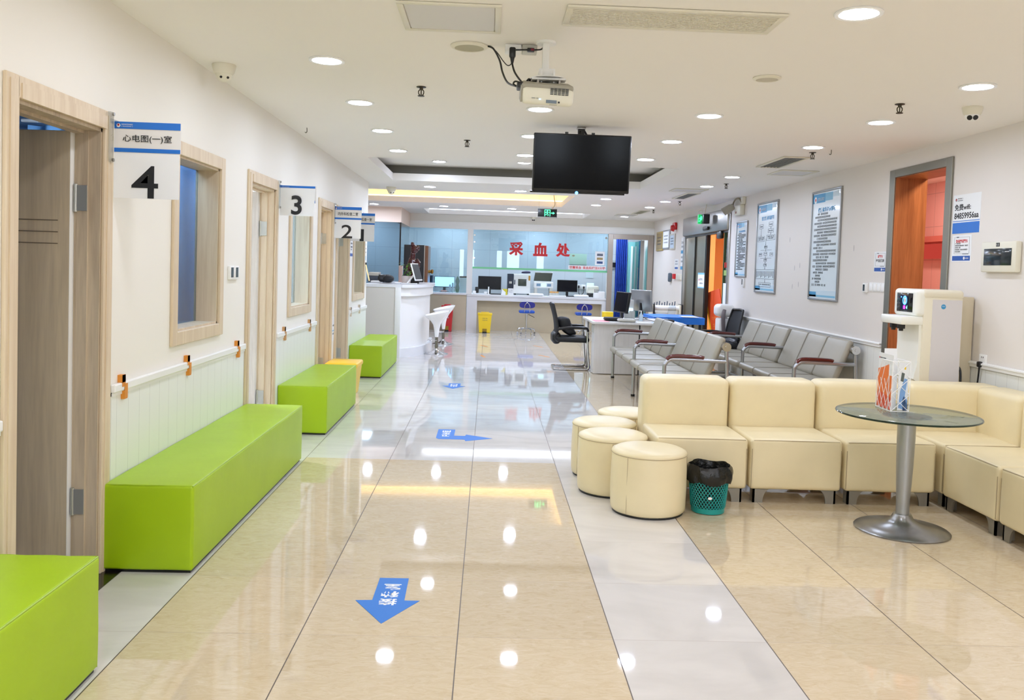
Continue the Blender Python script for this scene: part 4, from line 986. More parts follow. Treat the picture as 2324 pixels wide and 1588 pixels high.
for x, ch in ((.58, '采'), (1.115, '血'), (1.615, '处')): text(ch, .32, .30, facing(x, 19.118, 1.832), RED, gp, bold=.045)
for z in (2.1, 1.95, 1.6):
    g = G(); g.cyl((-.34, 19.10, z), (-.34, 19.14, z), .02, n=14); g.build('clamp', CHROME, t)
g = G(); g.cyl((2.56, 19.10, 2.13), (2.56, 19.14, 2.13), .025, n=14); g.build('clamp', CHROME, t)
t = thing('banner_sign', 'white strip sign with red lettering along the green glass edge', 'sign', (2.16, 19.11, 1.47))
g = G(); g.box(1.74, 2.58, 19.105, 19.117, 1.415, 1.505); g.build('strip', PAPER, t, smooth=False)
text('空腹采血', .26, .065, facing(1.90, 19.104, 1.46), RED, t, bold=.02); text('采血后按压5分钟', .50, .065, facing(2.31, 19.104, 1.46), RED, t, bold=.02)
t = thing('photo_notice', 'white notice with three small photos stuck on the glass screen', 'notice', (2.435, 19.11, 1.68))
g = G(); g.box(2.33, 2.54, 19.112, 19.118, 1.525, 1.83); g.build('sheet', PAPER, t, smooth=False)
for k, cc in enumerate(((70, 74, 84), (120, 104, 70), (40, 60, 100))):
    g = G(); g.box(2.37, 2.50, 19.109, 19.112, 1.56+.085*(2-k), 1.61+.085*(2-k)); g.build('photo', mat('photo_%d' % k, cc, .5, noise_=(30, .8)), t, smooth=False)
BZ = .80
monitor('wide black monitor on the left part of the blood counter', .02, 19.62, BZ+.0, .52, .30, 0.0, group=None)
monitor('black monitor on the right part of the blood counter', 1.78, 19.62, BZ, .46, .27, 0.0)
monitor('lit blue monitor behind the glass left of the white post', -1.0, 19.66, .815, .46, .25, R(4), lit=glow('blue_screen', (150, 200, 255), 1.6))
t = thing('lab_oven', 'white lab oven with a small window on the blood counter', 'oven', (.68, 19.7, BZ))
g = G(); g.box(.56, .94, 19.60, 20.0, BZ+.03, 1.27, .012); g.build('body', WHITE, t)
g = G(); g.box(.42, .56, 19.60, 20.0, BZ+.06, 1.27, .006); g.build('control_panel', mat('navy_panel', (34, 44, 62), .4), t)
g = G(); g.box(.66, .85, 19.592, 19.60, 1.0, 1.16, .02); g.build('oven_window', mat('oven_glass', (58, 66, 58), .1), t)
g = G(); g.box(.575, .595, 19.57, 19.60, 1.03, 1.14, .006); g.build('handle', mat('navy_panel', (34, 44, 62), .4), t)
g = G(); g.box(.895, .935, 19.594, 19.60, 1.13, 1.24); g.build('label', mat('label_amber', (196, 140, 44), .5), t)
g = G(); g.box(.46, .52, 19.594, 19.6, 1.05, 1.10); g.build('dial', GREYW, t)
g = G()
for x in (.6, .9): g.box(x-.02, x+.02, 19.64, 19.95, BZ, BZ+.03)
g.box(.44, .48, 19.64, 19.95, BZ, BZ+.06); g.build('foot', BLACK, t)
g = G(); g.pad((.74, 19.68, 1.292), (.94, 19.9, 1.33), .018, .006, wr=.012); solo(g, 'folded_cloth', mat('dark_cloth', (44, 44, 72), .8), 'dark cloth lying on top of the white lab oven', 'cloth', (.84, 19.78, 1.275))
t = thing('analyzer', 'pale lab analyzer with its dark lid open on the blood counter', 'analyzer', (1.24, 19.7, BZ))
g = G(); g.box(1.03, 1.46, 19.60, 20.0, .97, 1.11, .012); g.build('body', WHITE, t)
g = G(); g.box(1.04, 1.10, 19.62, 19.95, BZ, .97); g.box(1.38, 1.45, 19.62, 19.95, BZ, .97); g.build('leg', GREYW, t)
g = G(); g.prism([(-.21, 0), (.19, 0), (.22, .19), (-.18, .19)], 0, .02, M=facing(1.235, 19.86, 1.125)); g.build('lid', mat('smoked_lid', (48, 54, 46), .15), t)
g = G(); g.box(1.05, 1.46, 19.84, 19.9, 1.31, 1.33); g.build('lid_rim', WHITE, t)
g = G(); g.box(1.19, 1.30, 19.594, 19.6, 1.0, 1.08); g.build('display', glow('cyan_screen', (170, 225, 240), 1.0), t)
g = G(); g.box(1.08, 1.17, 19.595, 19.6, 1.01, 1.07); g.box(1.32, 1.41, 19.595, 19.6, 1.01, 1.07); g.build('keypad', mat('key_blue', (120, 150, 180), .5), t)
t = thing('label_printer', 'small pale label printer with a lit screen at the right of the blood counter', 'printer', (2.36, 19.7, BZ))
g = G(); g.box(2.24, 2.50, 19.6, 19.9, .88, 1.05, .03); g.build('body', IVORY, t)
g = G(); g.box(2.24, 2.38, 19.6, 19.75, BZ, .89, .01); g.build('paper_slot', BLACK, t)
g = G(); g.box(2.36, 2.5, 19.6, 19.9, BZ, .89, .02); g.build('base', IVORY, t)
g = G(); g.box(2.22, 2.38, 19.58, 19.6, 1.05, 1.12, .006); g.build('display', glow('cyan_screen', (170, 225, 240), 1.0), t)
t = thing('tube_rack', 'rack of amber capped tubes at the middle of the blood counter', 'tube rack', (1.46, 19.35, BZ))
g = G()
for i in range(6): g.cyl((1.38+.034*i, 19.35, BZ+.01), (1.38+.034*i, 19.35, BZ+.075), .009, n=8)
g.build('tubes', mat('tube_clear', (206, 208, 200), .3), t)
g = G()
for i in range(6): g.cyl((1.38+.034*i, 19.35, BZ+.075), (1.38+.034*i, 19.35, BZ+.11), .013, n=8)
g.build('caps', mat('cap_amber', (230, 160, 40), .4), t)
g = G(); g.box(1.35, 1.58, 19.31, 19.39, BZ, BZ+.014); g.box(1.35, 1.58, 19.31, 19.39, BZ+.045, BZ+.052); g.build('frame', WHITE, t)
for x, lb in ((1.06, 'white padded arm rest left of the amber tube rack'), (2.06, 'white padded arm rest right of the amber tube rack')):
    g = G(); g.pad((x-.16, 19.12, BZ+.007), (x+.16, 19.28, BZ+.055), .025, .006); solo(g, 'arm_rest', WHITE, lb, 'arm rest', (x, 19.2, BZ), 'arm rests on the blood counter')
boxy('instrument_tray', 'white tray in front of the amber tube rack', 'tray', 1.34, 1.72, 19.12, 19.24, BZ, BZ+.025, WHITE, .006)
t = thing('card_stand', 'white card stand at the front edge left of the lab oven', 'card stand', (.49, 19.2, BZ))
g = G(); g.box(.43, .55, 19.18, 19.2, BZ, BZ+.15); g.build('card', PAPER, t); g = G(); g.box(.42, .56, 19.15, 19.24, BZ, BZ+.008); g.build('base', WHITE, t)
g = G(); scribble(g, facing(.49, 19.179, .86), -.04, .04, .0, .02, random.Random(8)); scribble(g, facing(.49, 19.179, .9), -.04, .04, .0, .02, random.Random(9)); g.build('printed_text', INKG, t)
for x, h, lb in ((.0, .17, 'slim white stick standing in front of the left monitor'), ):
    g = G(); g.cyl((x, 19.3, BZ), (x, 19.3, BZ+h), .014, n=12); g.lathe([(0, 0), (.03, 0), (.03, .008), (0, .008)], (x, 19.3, BZ), 16); solo(g, 'lamp_stick', WHITE, lb, 'stick', (x, 19.3, BZ))
boxy('white_cup', 'small white tub left of the white stick on the blood counter', 'tub', -.10, -.03, 19.28, 19.35, BZ, BZ+.06, WHITE, .01)
boxy('keyboard', 'black keyboard below the left monitor on the blood counter', 'keyboard', .05, .28, 19.3, 19.42, BZ, BZ+.02, BLACK, .004)
boxy('keyboard', 'black keyboard below the right monitor on the blood counter', 'keyboard', 1.62, 1.95, 19.36, 19.48, BZ, BZ+.02, BLACK, .004)
t = thing('swab_holder', 'yellow box with a white sheet folded over it left of the card stand', 'box', (.34, 19.3, BZ))
g = G(); g.box(.30, .42, 19.30, 19.4, BZ, BZ+.13, .006); g.build('box', mat('lime_yellow', (206, 190, 40), .5), t)
g = G(); g.prism([(-.05, 0), (.05, 0), (.05, .06), (-.03, .13)], 0, .01, M=facing(.33, 19.28, BZ)); g.build('sheet', PAPER, t)
t = thing('phone', 'black handset in a white cradle beside the white post on the blood counter', 'phone', (-.30, 19.3, BZ))
g = G(); g.box(-.35, -.28, 19.26, 19.36, BZ, BZ+.07, .008); g.build('cradle', WHITE, t)
g = G(); g.box(-.30, -.22, 19.30, 19.34, BZ+.02, BZ+.16, .015); g.build('handset', BLACK, t)
t = thing('file_rack', 'white file rack at the right end of the blood counter', 'file rack', (2.5, 19.25, BZ))
g = G(); g.box(2.34, 2.44, 19.14, 19.3, BZ, BZ+.11, .004); g.box(2.44, 2.58, 19.14, 19.34, BZ, BZ+.14, .004); g.build('trays', WHITE, t)
g = G()
for i in range(5): g.cyl((2.36+.02*i, 19.2+.01*(i % 2), BZ+.1), (2.355+.024*i, 19.2, BZ+.19), .005, n=6)
g.build('pens', mat('pen_navy', (36, 40, 80), .4), t)
t = thing('wall_socket', 'white double socket with two black plugs on the lab wall', 'socket', (2.2, 20.59, 1.0))
g = G(); g.box(2.08, 2.19, 20.585, 20.6, .95, 1.06, .004); g.box(2.20, 2.31, 20.585, 20.6, .95, 1.06, .004); g.build('plates', WHITE, t)
g = G(); g.box(2.12, 2.16, 20.53, 20.585, .97, 1.04, .01); g.box(2.24, 2.28, 20.53, 20.585, .965, 1.02, .01)
g.tube([(2.14, 20.54, .98), (2.14, 20.5, .86), (2.17, 20.4, .81)], .008, 6, k=4); g.tube([(2.26, 20.54, .97), (2.25, 20.5, .87), (2.18, 20.38, .812)], .008, 6, k=4); g.build('plugs', BLACK, t)
t = thing('wall_certificate', 'pale green certificate on the lab wall behind the last red character', 'certificate', (2.1, 20.58, 1.66))
g = G(); g.box(1.90, 2.31, 20.585, 20.6, 1.53, 1.79, .003); g.build('sheet', mat('cert_green', (172, 196, 172), .4), t)
g = G(); g.lathe([(0, 0), (.035, 0)], n=12, M=facing(1.99, 20.583, 1.74), sy=.6); g.build('emblem', mat('cert_gold', (150, 120, 80), .4), t)
boxy('wall_notice', 'pale paper notice on the lab wall right of the monitor', 'notice', 2.3, 2.48, 20.59, 20.6, 1.22, 1.36, mat('cert_pale', (186, 202, 208), .4), 0)
t = thing('lab_tower', 'dark computer tower behind the glass beside the black cabinet', 'computer', (-1.36, 19.6, .815))
g = G(); g.box(-1.42, -1.27, 19.5, 19.9, .815, 1.18, .008); g.build('case', mat('blue_black', (38, 52, 78), .4), t); g = G(); g.box(-1.40, -1.29, 19.495, 19.5, 1.05, 1.15); g.build('front_panel', BLACK, t)
t = thing('lab_freezer', 'pale upright lab device at the right end of the left glass pane', 'lab device', (-.57, 19.7, .815))
g = G(); g.box(-.66, -.50, 19.6, 19.9, .815, 1.15, .01); g.build('body', mat('pale_device', (206, 214, 214), .4), t); g = G(); g.box(-.66, -.50, 19.6, 19.9, 1.15, 1.18, .006); g.build('lid', BLACK, t)
g = G(); g.lathe([(0, 0), (.03, 0), (.05, .1), (.03, .18), (.05, .26), (.012, .36), (0, .36)], (-.70, 19.45, .815), 20); solo(g, 'glass_flask', glass('flask_glass', (190, 206, 196)), 'tall clear flask in front of the pale lab device', 'flask', (-.70, 19.45, .815))
for i, x in enumerate((-.80, -.86)):
    g = G(); g.lathe([(0, 0), (.022, 0), (.022, .2-.04*i), (.008, .22-.04*i), (0, .22-.04*i)], (x, 19.35, .815), 14); solo(g, 'lab_bottle', mat('milky', (206, 220, 228), .3), ('taller' if i == 0 else 'shorter')+' milky bottle in front of the lit blue monitor', 'bottle', (x, 19.35, .815), 'bottles before the lit monitor')
g = G(); g.pad((-1.06, 19.25, .83), (-.92, 19.32, .86), .02, .004, wr=.012); solo(g, 'pink_model', mat('salmon', (226, 160, 140), .5), 'small salmon pink object below the lit blue monitor', 'object', (-1, 19.28, .815))
t = thing('blue_curtain', 'deep blue pleated curtain in the far steel doorway', 'curtain', (3.06, 20.3, .1))
g = G(); g.sheet(lambda u, v: (2.96+.27*u, 20.3+.025*math.sin(u*38), .08+2.12*v), 60, 2); g.build('cloth', mat('deep_blue_cloth', (36, 72, 170), .7), t)
g = G(); g.cyl((2.9, 20.3, 2.22), (3.5, 20.3, 2.22), .012, n=10); g.cyl((3.2, 20.3, 2.22), (3.2, 20.3, ZC), .008, n=8); g.build('rod', WHITE, t)
t = thing('fuse_box', 'grey fuse box with a dark window on the wall in the far doorway', 'fuse box', (3.0, 20.55, 1.57))
g = G(); g.box(2.86, 3.14, 20.56, 20.6, 1.46, 1.66, .01); g.build('case', mat('grey_case', (150, 158, 158), .4), t); g = G(); g.box(2.88, 3.12, 20.55, 20.56, 1.50, 1.61); g.build('window', BLACK, t)
t = thing('tall_shelf', 'narrow teal glass shelf unit beside the blue curtain', 'shelf', (3.32, 20.3, 0))
g = G(); g.box(3.24, 3.42, 20.2, 20.5, 0, 2.1); g.build('case', mat('teal_case', (120, 184, 186), .3), t); g = G(); g.box(3.3, 3.34, 20.17, 20.2, .4, 2.0); g.build('white_post', WHITE, t)
# bins and lab stools
def step_bin(name, label, x, y, w, d, h, m):
    t = thing(name, label, 'bin', (x, y, 0))
    g = G(); g.prism([(-w*.40, 0), (w*.40, 0), (w*.5, h*.86), (-w*.5, h*.86)], -d/2, d/2, M=facing(x, y, 0.006)); bd = g.build('body', m, t, smooth=False)
    g = G(); g.box(x-w*.54, x+w*.54, y-d*.54, y+d*.54, h*.86, h*.96, .012); g.box(x-w*.3, x+w*.3, y-d*.3, y+d*.3, h*.95, h, .012); g.build('lid', m, t)
    g = G(); g.box(x-w*.16, x+w*.16, y-d/2-.03, y-d/2+.01, 0.004, h*.06, .004); g.build('pedal', BLACK, t)
    g = G(); g.box(x-w*.16, x+w*.16, y-d/2-.006, y-d/2, h*.06, h*.2); g.build('pedal_arch', mat('bin_shade', (150, 118, 16) if m is YELLOW else (120, 16, 20), .5), bd)
    return t
t = step_bin('pedal_bin', 'yellow pedal bin under the left end of the blood counter', -.06, 18.62, .29, .24, .44, YELLOW)
g = G(); scribble(g, facing(-.06, 18.497, .30), -.05, .05, 0, .02, random.Random(1)); scribble(g, facing(-.06, 18.497, .26), -.05, .05, 0, .02, random.Random(4)); g.build('printed_text', INKG, t)
t = step_bin('pedal_bin', 'red pedal bin behind the farther bar stool', -.87, 18.7, .24, .24, .58, mat('red_plastic', (196, 24, 28), .35))
text('垃圾', .07, .035, facing(-.87, 18.575, .30), PAPER, t)
t = thing('waste_bin', 'yellow lidded bin standing between the two farthest green benches', 'bin', (-1.53, 9.35, 0))
g = G(); g.prism([(-.13, 0), (.13, 0), (.165, .31), (-.165, .31)], -.2, .2, M=facing(-1.53, 9.35, .004)); g.build('body', YELLOW, t, smooth=False)
g = G(); g.pad((-1.715+.02, 9.12, .30), (-1.355, 9.58, .355), .02, .006); g.build('lid', mat('lid_yellow', (244, 200, 50), .35), t)
def lab_stool(label, x, y):
    t = thing('lab_stool', label, 'stool', (x, y, 0), 0, 'blue lab stools at the blood counter')
    B1 = mat('blue_vinyl', (28, 84, 190), .35); B2 = mat('navy_vinyl', (26, 32, 128), .35)
    g = G(); g.pad((x-.165, y-.16, .45), (x+.165, y+.16, .51), .028, .006); g.build('seat', B1, t)
    g = G(); M = facing(x, y-.20, .63); pr = [(.165*math.copysign(abs(math.cos(a))**.6, math.cos(a)), .068*math.copysign(abs(math.sin(a))**.7, math.sin(a))) for a in [2*math.pi*i/28 for i in range(28)]]; g.prism(pr, -.02, .02, M=M); g.build('backrest', B2, t)
    g = G(); g.tube([(x-.055, y-.10, .45), (x-.055, y-.235, .52), (x-.05, y-.235, .62), (x, y-.235, .68), (x+.05, y-.235, .62), (x+.055, y-.235, .52), (x+.055, y-.10, .45)], .009, 8, k=5); g.build('back_loop', CHROME, t)
    g = G(); g.cyl((x, y, .1), (x, y, .45), .02, n=14); g.cyl((x, y, .30), (x, y, .42), .028, n=14); g.build('gas_lift', CHROME, t)
    g = G(); g.cyl((x+.04, y, .42), (x+.17, y-.03, .36), .006, n=6); g.build('lever', BLACK, t)
    for k in range(5):
        a = 2*math.pi*k/5+.3; dx, dy = math.cos(a), math.sin(a)
        g = G(); g.tube([(x, y, .12), (x+.10*dx, y+.10*dy, .12), (x+.18*dx, y+.18*dy, .10), (x+.19*dx, y+.19*dy, .05)], .012, 8, k=4); g.cyl((x+.19*dx-.012*dy, y+.19*dy+.012*dx, .022), (x+.19*dx+.012*dy, y+.19*dy-.012*dx, .022), .021, n=12); g.build('foot', CHROME, t)
    return t
lab_stool('blue lab stool with its back pad at the middle of the blood counter', .83, 18.55)
lab_stool('blue lab stool half hidden behind the aisle side visitor chair', 2.02, 18.3)
# ------------------------------------------------------------------ ceiling lamps
COOL = glow('lamp_cool', (218, 230, 255), LAMP); FAR = glow('lamp_far', (214, 228, 255), LAMP*3.0); WARM = glow('lamp_warm', (236, 240, 255), LAMP*.8); NEUT = glow('lamp_neutral', (227, 236, 255), LAMP*.9)
def downlight(label, x, y, z, m, group):
    t = thing('ceiling_downlight', label, 'downlight', (x, y, z), 0, group)
    g = G(); g.lathe([(.078, .001), (.098, .001), (.1, .006), (.096, .010), (.080, .008), (.078, .001)], n=32, M=under(x, y, z)); g.build('trim_ring', WHITE, t)
    g = G(); g.lathe([(0, .004), (.078, .004)], n=32, M=under(x, y, z)); g.build('diffuser', m, t)
    return t
ORD = ['nearest the viewer', 'second from the viewer', 'third from the viewer', 'fourth from the viewer', 'fifth from the viewer', 'sixth from the viewer', 'seventh from the viewer', 'eighth from the viewer', 'ninth from the viewer', 'tenth from the viewer']
rows = {'in the row above the green benches': (-.93, [4.87, 6.10, 7.35, 8.60]),
        'in the row above the aisle centre': (.32, [6.09, 7.34, 8.59]),
        'in the row above the sofa and desk': (1.51, [3.62, 6.09, 7.34, 8.57]),
        'in the row next to the poster wall': (2.73, [4.86, 6.08, 7.36, 9.83, 10.98, 13.59, 14.91, 17.72])}
for nm, (x, ys) in rows.items():
    for i, y in enumerate(ys):
        downlight('lit round ceiling downlight %s, %s' % (nm, ORD[i]), x, y, ZC, WARM if y < 4.0 else NEUT if y < 5.5 else COOL if y < 12 else FAR, 'round ceiling downlights')
for x, y, z, lb in ((-.68, 11.2, ZC+.215, 'left one of two downlights inside the grey ceiling recess'), (.40, 11.0, ZC+.215, 'middle one of the downlights inside the grey ceiling recess'), (.38, 9.6, ZC+.215, 'nearer downlight inside the grey ceiling recess'),
                 (-.88, 12.44, ZC, 'downlight left between the two ceiling recesses'), (.42, 12.63, ZC, 'dim downlight centre between the two ceiling recesses'),
                 (1.78, 13.49, ZC, 'downlight right of the amber lit recess, nearer one'), (1.79, 14.84, ZC, 'downlight right of the amber lit recess, farther one'),
                 (-.89, 16.41, ZC, 'downlight left before the farthest ceiling recess'), (.39, 16.48, ZC, 'downlight centre before the farthest ceiling recess'), (-2.2, 16.47, ZC, 'downlight over the reception corner beside the left wall end')):
    downlight(lb, x, y, z, COOL if y < 12 else FAR, 'round ceiling downlights')
for x in (-.93, .32, 1.51, 2.73):
    for y in (-2.6, -1.35, -.1, 1.15, 2.4):
        downlight('round ceiling downlight over the hall behind the viewer', x, y, ZC, WARM, 'downlights behind the viewer')
for x, y in ((-.93, 3.62), (2.73, 3.62)): downlight('round ceiling downlight just above the top edge of the photo', x, y, ZC, WARM, 'downlights above the photo edge')

def spk(label, x, y, r, m):
    t = thing('ceiling_speaker', label, 'speaker', (x, y, ZC))
    g = G(); g.lathe([(r*.8, .002), (r, .001), (r, .006), (r*.9, .012), (r*.78, .014), (r*.78, .004)], n=40, M=under(x, y)); g.build('trim_ring', IVORY, t)
    g = G(); g.lathe([(0, .010), (r*.79, .010)], n=40, M=under(x, y)); g.build('speaker_grille', m, t)
spk('round cream ceiling speaker left of the projector, cables passing its edge', -.135, 4.435, .095, mat('speaker_cloth', (176, 172, 150), .7))
spk('unlit round ceiling fitting right of the projector', 1.525, 4.865, .078, mat('speaker_cloth2', (196, 190, 176), .7))

def sprinkler(label, x, y, kind=0):
    t = thing('ceiling_sprinkler', label, 'sprinkler', (x, y, ZC), 0, 'ceiling sprinklers and hooks')
    M = under(x, y); BR = mat('sprinkler_bronze', (70, 64, 52), .4, .8)
    g = G()
    if kind == 0:
        g.lathe([(0, 0), (.03, 0), (.03, .004), (.012, .006), (.010, .02), (0, .02)], n=18, M=M)
        for s in (-1, 1): g.tube([M @ Vector(p) for p in ((s*.008, 0, .018), (s*.016, 0, .028), (s*.014, 0, .045), (s*.004, 0, .055))], .0035, 6, k=3)
        g.cyl(M @ Vector((0, 0, .018)), M @ Vector((0, 0, .055)), .004, n=8); g.lathe([(0, .055), (.021, .055), (.021, .059), (0, .059)], n=18, M=M)
    else:
        g.tube([M @ Vector(p) for p in ((0, 0, 0), (.001, 0, .02), (.0, 0, .034), (-.008, 0, .042), (-.016, 0, .036))], .003, 6, k=4)
    g.build('body', BR, t)
for x, y, k, lb in ((-.46, 5.5, 0, 'bronze ceiling sprinkler left of the projector'), (-.23, 7.74, 0, 'bronze ceiling sprinkler left of the television'), (2.56, 5.44, 0, 'bronze ceiling sprinkler by the white dome camera on the right'),
                    (2.85, 7.69, 0, 'bronze ceiling sprinkler beside the nearest black vent'), (2.88, 10.62, 0, 'bronze ceiling sprinkler between the two black vents on the right'), (2.94, 13.49, 0, 'bronze ceiling sprinkler just past the second black vent'),
                    (2.91, 15.51, 0, 'farthest bronze ceiling sprinkler along the right wall'), (2.94, 7.49, 1, 'small ceiling hook near the lift lobby door'), (-1.56, 7.37, 1, 'small ceiling hook above the number 3 sign')):
    sprinkler(lb, x, y, k)
def dome(label, x, y, s=1.0, aim=(0, -1), lenses=False):
    t = thing('ceiling_camera', label, 'camera', (x, y, ZC), 0)
    M = under(x, y)
    g = G(); g.lathe([(0, 0), (.066*s, 0), (.068*s, .006), (.058*s, .045*s), (.05*s, .055*s), (0, .055*s)], n=32, M=M); g.build('base', IVORY, t)
    g = G(); g.lathe([(.047*s, .04*s)]+[(.047*s*math.cos(a), .052*s+.047*s*math.sin(a)) for a in [i*math.pi/20 for i in range(11)]], n=28, M=M); g.build('dome', IVORY if not lenses else WHITE, t)
    d = Vector((aim[0], aim[1], -.75)).normalized(); side = d.cross(Vector((0, 0, 1))).normalized(); c = Vector((x, y, ZC-.052*s))
    for k in (-1, 1):
        p = c+(d+side*.42*k).normalized()*.043*s
        g = G(); dd = (d+side*.42*k).normalized(); g.cyl(p, p+dd*.008*s, (.017 if lenses else .007)*s, n=16); g.build('lens', BLACK, t)
dome('white dome camera on the ceiling beside the left wall', -1.56, 5.10, 1.0, (.4, -1))
dome('white dome camera with two dark lenses on the ceiling at the right', 3.035, 5.45, .92, (-.45, -1), True)
dome('small dome camera on the ceiling past the end of the left wall', -1.46, 12.75, 1.1, (.5, -1))
dome('tiny white camera under the ceiling before the glazed lab', .93, 18.98, .9, (0, -1), True)

# vents and hatches
def hatch(label, x0, x1, y0, y1, name='ceiling_hatch'):
    t = thing(name, label, 'ceiling hatch', ((x0+x1)/2, (y0+y1)/2, ZC)); w = .028
    g = G()
    for a, b, c, d in ((x0, x1, y0, y0+w), (x0, x1, y1-w, y1), (x0, x0+w, y0+w, y1-w), (x1-w, x1, y0+w, y1-w)): g.box(a, b, c, d, ZC-.010, ZC-.001, .003)
    g.build('frame', IVORY, t)
    g = G(); g.box(x0+w+.004, x1-w-.004, y0+w+.004, y1-w-.004, ZC-.006, ZC-.001); g.build('panel', mat('hatch_panel', (216, 214, 212), .5), t)
hatch('pale ceiling hatch at the top edge of the photo left of the air grille', -.43, .02, 3.72, 4.16)
hatch('ceiling hatch beside the nearest black vent by the poster wall', 3.01, 3.42, 9.0, 9.46)
hatch('ceiling hatch beside the second black vent above the desk', 2.41, 2.86, 11.38, 11.80)
hatch('farthest ceiling hatch near the lab front', 2.48, 2.88, 16.95, 17.45)
def vent(label, x0, x1, y0, y1, m, n, along='y', back=BLACK):
    t = thing('ceiling_vent', label, 'vent', ((x0+x1)/2, (y0+y1)/2, ZC)); w = .03
    g = G()
    for a, b, c, d in ((x0, x1, y0, y0+w), (x0, x1, y1-w, y1), (x0, x0+w, y0+w, y1-w), (x1-w, x1, y0+w, y1-w)): g.box(a, b, c, d, ZC-.012, ZC-.001, .004)
    g.build('frame', IVORY, t)
    g = G(); g.box(x0+w, x1-w, y0+w, y1-w, ZC-.002, ZC-.0005); g.build('backing', back, t)
    g = G()
    for i in range(n):
        if along == 'y':
            c = x0+w+(x1-x0-2*w)*(i+.5)/n; g.box(c-.0025, c+.0025, y0+w, y1-w, ZC-.010, ZC-.002)
        else:
            c = y0+w+(y1-y0-2*w)*(i+.5)/n; g.box(x0+w, x1-w, c-.004, c+.004, ZC-.010, ZC-.002)
    g.build('slats', m, t)
vent('long cream slatted air grille at the top edge of the photo', .295, 1.235, 3.67, 3.97, IVORY, 14, 'x', mat('grille_back', (200, 192, 180), .6))
vent('nearest black slatted ceiling vent by the poster wall', 2.69, 2.95, 7.99, 8.83, mat('vent_slat', (150, 148, 144), .5), 6)
vent('second black slatted ceiling vent above the desk', 2.70, 2.90, 11.98, 12.95, mat('vent_slat', (150, 148, 144), .5), 5)
vent('farthest slatted ceiling vent near the lab front', 2.70, 2.90, 15.75, 16.68, mat('vent_slat_pale', (196, 190, 160), .5), 5)

# ------------------------------------------------------------------ projector on its ceiling arm
def projector():
    t = thing('projector', 'white projector hanging from the ceiling before the television', 'projector', (.25, 4.08, 2.25))
    M = Matrix.Translation((.238, 4.05, 2.235)) @ Matrix.Rotation(R(2), 4, 'Y') @ Matrix.Rotation(R(14), 4, 'X')
    PW = mat('projector_shell', (226, 224, 208), .4); PG = mat('projector_grey', (158, 154, 140), .45)
    g = G(); g.pad((-.115, -.13, -.052), (.118, .13, .03), .022, .002, M=M); sh = g.build('shell', PW, t, angle=60)
    g = G(); g.box(-.117, .117, -.125, .13, .012, .042, .012, M=M); g.box(-.121, -.112, -.122, .125, -.045, .03, .006, M=M); g.build('grey_band', PG, t)
    g = G()
    for r_ in range(5):
        for c in range(5): 
            x = .012+c*.017
            g.box(x, x+.014, -.1335, -.128, .006+r_*.0062-.008, .006+r_*.0062-.0045, M=M)
    g.build('vent_slots', BLACK, sh)
    g = G(); g.box(-.004, .044, -.1335, -.130, -.040, -.026, M=M); g.build('button_pad', mat('button_blue', (110, 124, 140), .4), sh)
    g = G(); g.box(.050, .058, -.1335, -.130, -.038, -.030, M=M); g.build('sensor', BLACK, sh)
    g = G(); g.box(-.036, -.028, -.1335, -.130, -.027, -.023, M=M); g.build('indicator', glow('blue_led', (130, 190, 255), 2.5), sh)
    g = G(); scribble(g, M @ facing(0, -.1322, 0), -.07, -.04, -.025, .006, random.Random(1)); scribble(g, M @ facing(0, -.1322, 0), .012, .045, -.050, .006, random.Random(2)); g.build('printed_text', INKG, t)
    g = G(); g.cyl((.26, 4.17, 2.10), (.30, 4.21, 2.14), .0, n=6) if False else None
    g.lathe([(0, 0), (.03, 0), (.034, .03), (.026, .032), (.024, .01), (0, .01)], n=24, M=M @ MX((.06, .13, -.01), (1, 0, 0), (0, 0, -1))); g.build('lens', BLACK, t)
    g = G(); g.box(.228, .262, 4.28, 4.31, 2.37, ZC, .003); g.lathe([(0, 0), (.05, 0), (.05, .012), (0, .012)], n=24, M=under(.245, 4.30)); g.build('mount_column', WHITE, t)
    g = G(); g.box(.208, .286, 4.18, 4.31, 2.335, 2.375, .004); g.box(.214, .222, 4.1, 4.2, 2.29, 2.35); g.box(.272, .280, 4.1, 4.2, 2.29, 2.35); g.build('mount_head', WHITE, t)
    g = G(); g.lathe([(0, .0), (.085, 0), (.085, .004), (0, .004)], (.25, 4.12, 2.308), 32); g.box(.17, .33, 4.06, 4.12, 2.296, 2.306, .003); g.build('mount_plate', WHITE, t)
    g = G()
    for dx, dy in ((-.05, -.03), (.05, -.03), (-.05, .05), (.05, .05)): g.cyl((.25+dx, 4.1+dy, 2.262), (.25+dx, 4.1+dy, 2.31), .006, n=8)
    g.build('spacer', STEEL, t)
projector()
t = thing('ceiling_socket', 'white double socket box on the ceiling beside the projector arm', 'socket', (.09, 4.38, ZC))
g = G(); g.box(.045, .125, 4.36, 4.44, ZC-.035, ZC-.001, .004); g.build('socket_box', WHITE, t)
g = G(); g.box(.13, .205, 4.36, 4.44, ZC-.035, ZC-.001, .004); g.build('junction_box', GREYW, t)
t = thing('power_cable', 'black power cord hanging from the ceiling socket to the projector', 'cord', (.08, 4.36, ZC-.06))
g = G(); g.box(.066, .098, 4.335, 4.362, ZC-.072, ZC-.02, .008); g.cyl((.082, 4.348, ZC-.07), (.082, 4.345, ZC-.10), .012, .006, n=12); g.build('plug', BLACK, t)
g = G(); g.tube([(.082, 4.345, ZC-.10), (.095, 4.31, ZC-.15), (.125, 4.25, ZC-.205), (.15, 4.2, ZC-.235), (.165, 4.15, ZC-.235), (.16, 4.12, ZC-.222), (.15, 4.1, ZC-.235)], .0048, 8, k=6); g.build('cable', BLACK, t)
t = thing('signal_cable', 'black cables drooping from the ceiling speaker edge to the projector', 'cable', (-.03, 4.42, ZC-.01))
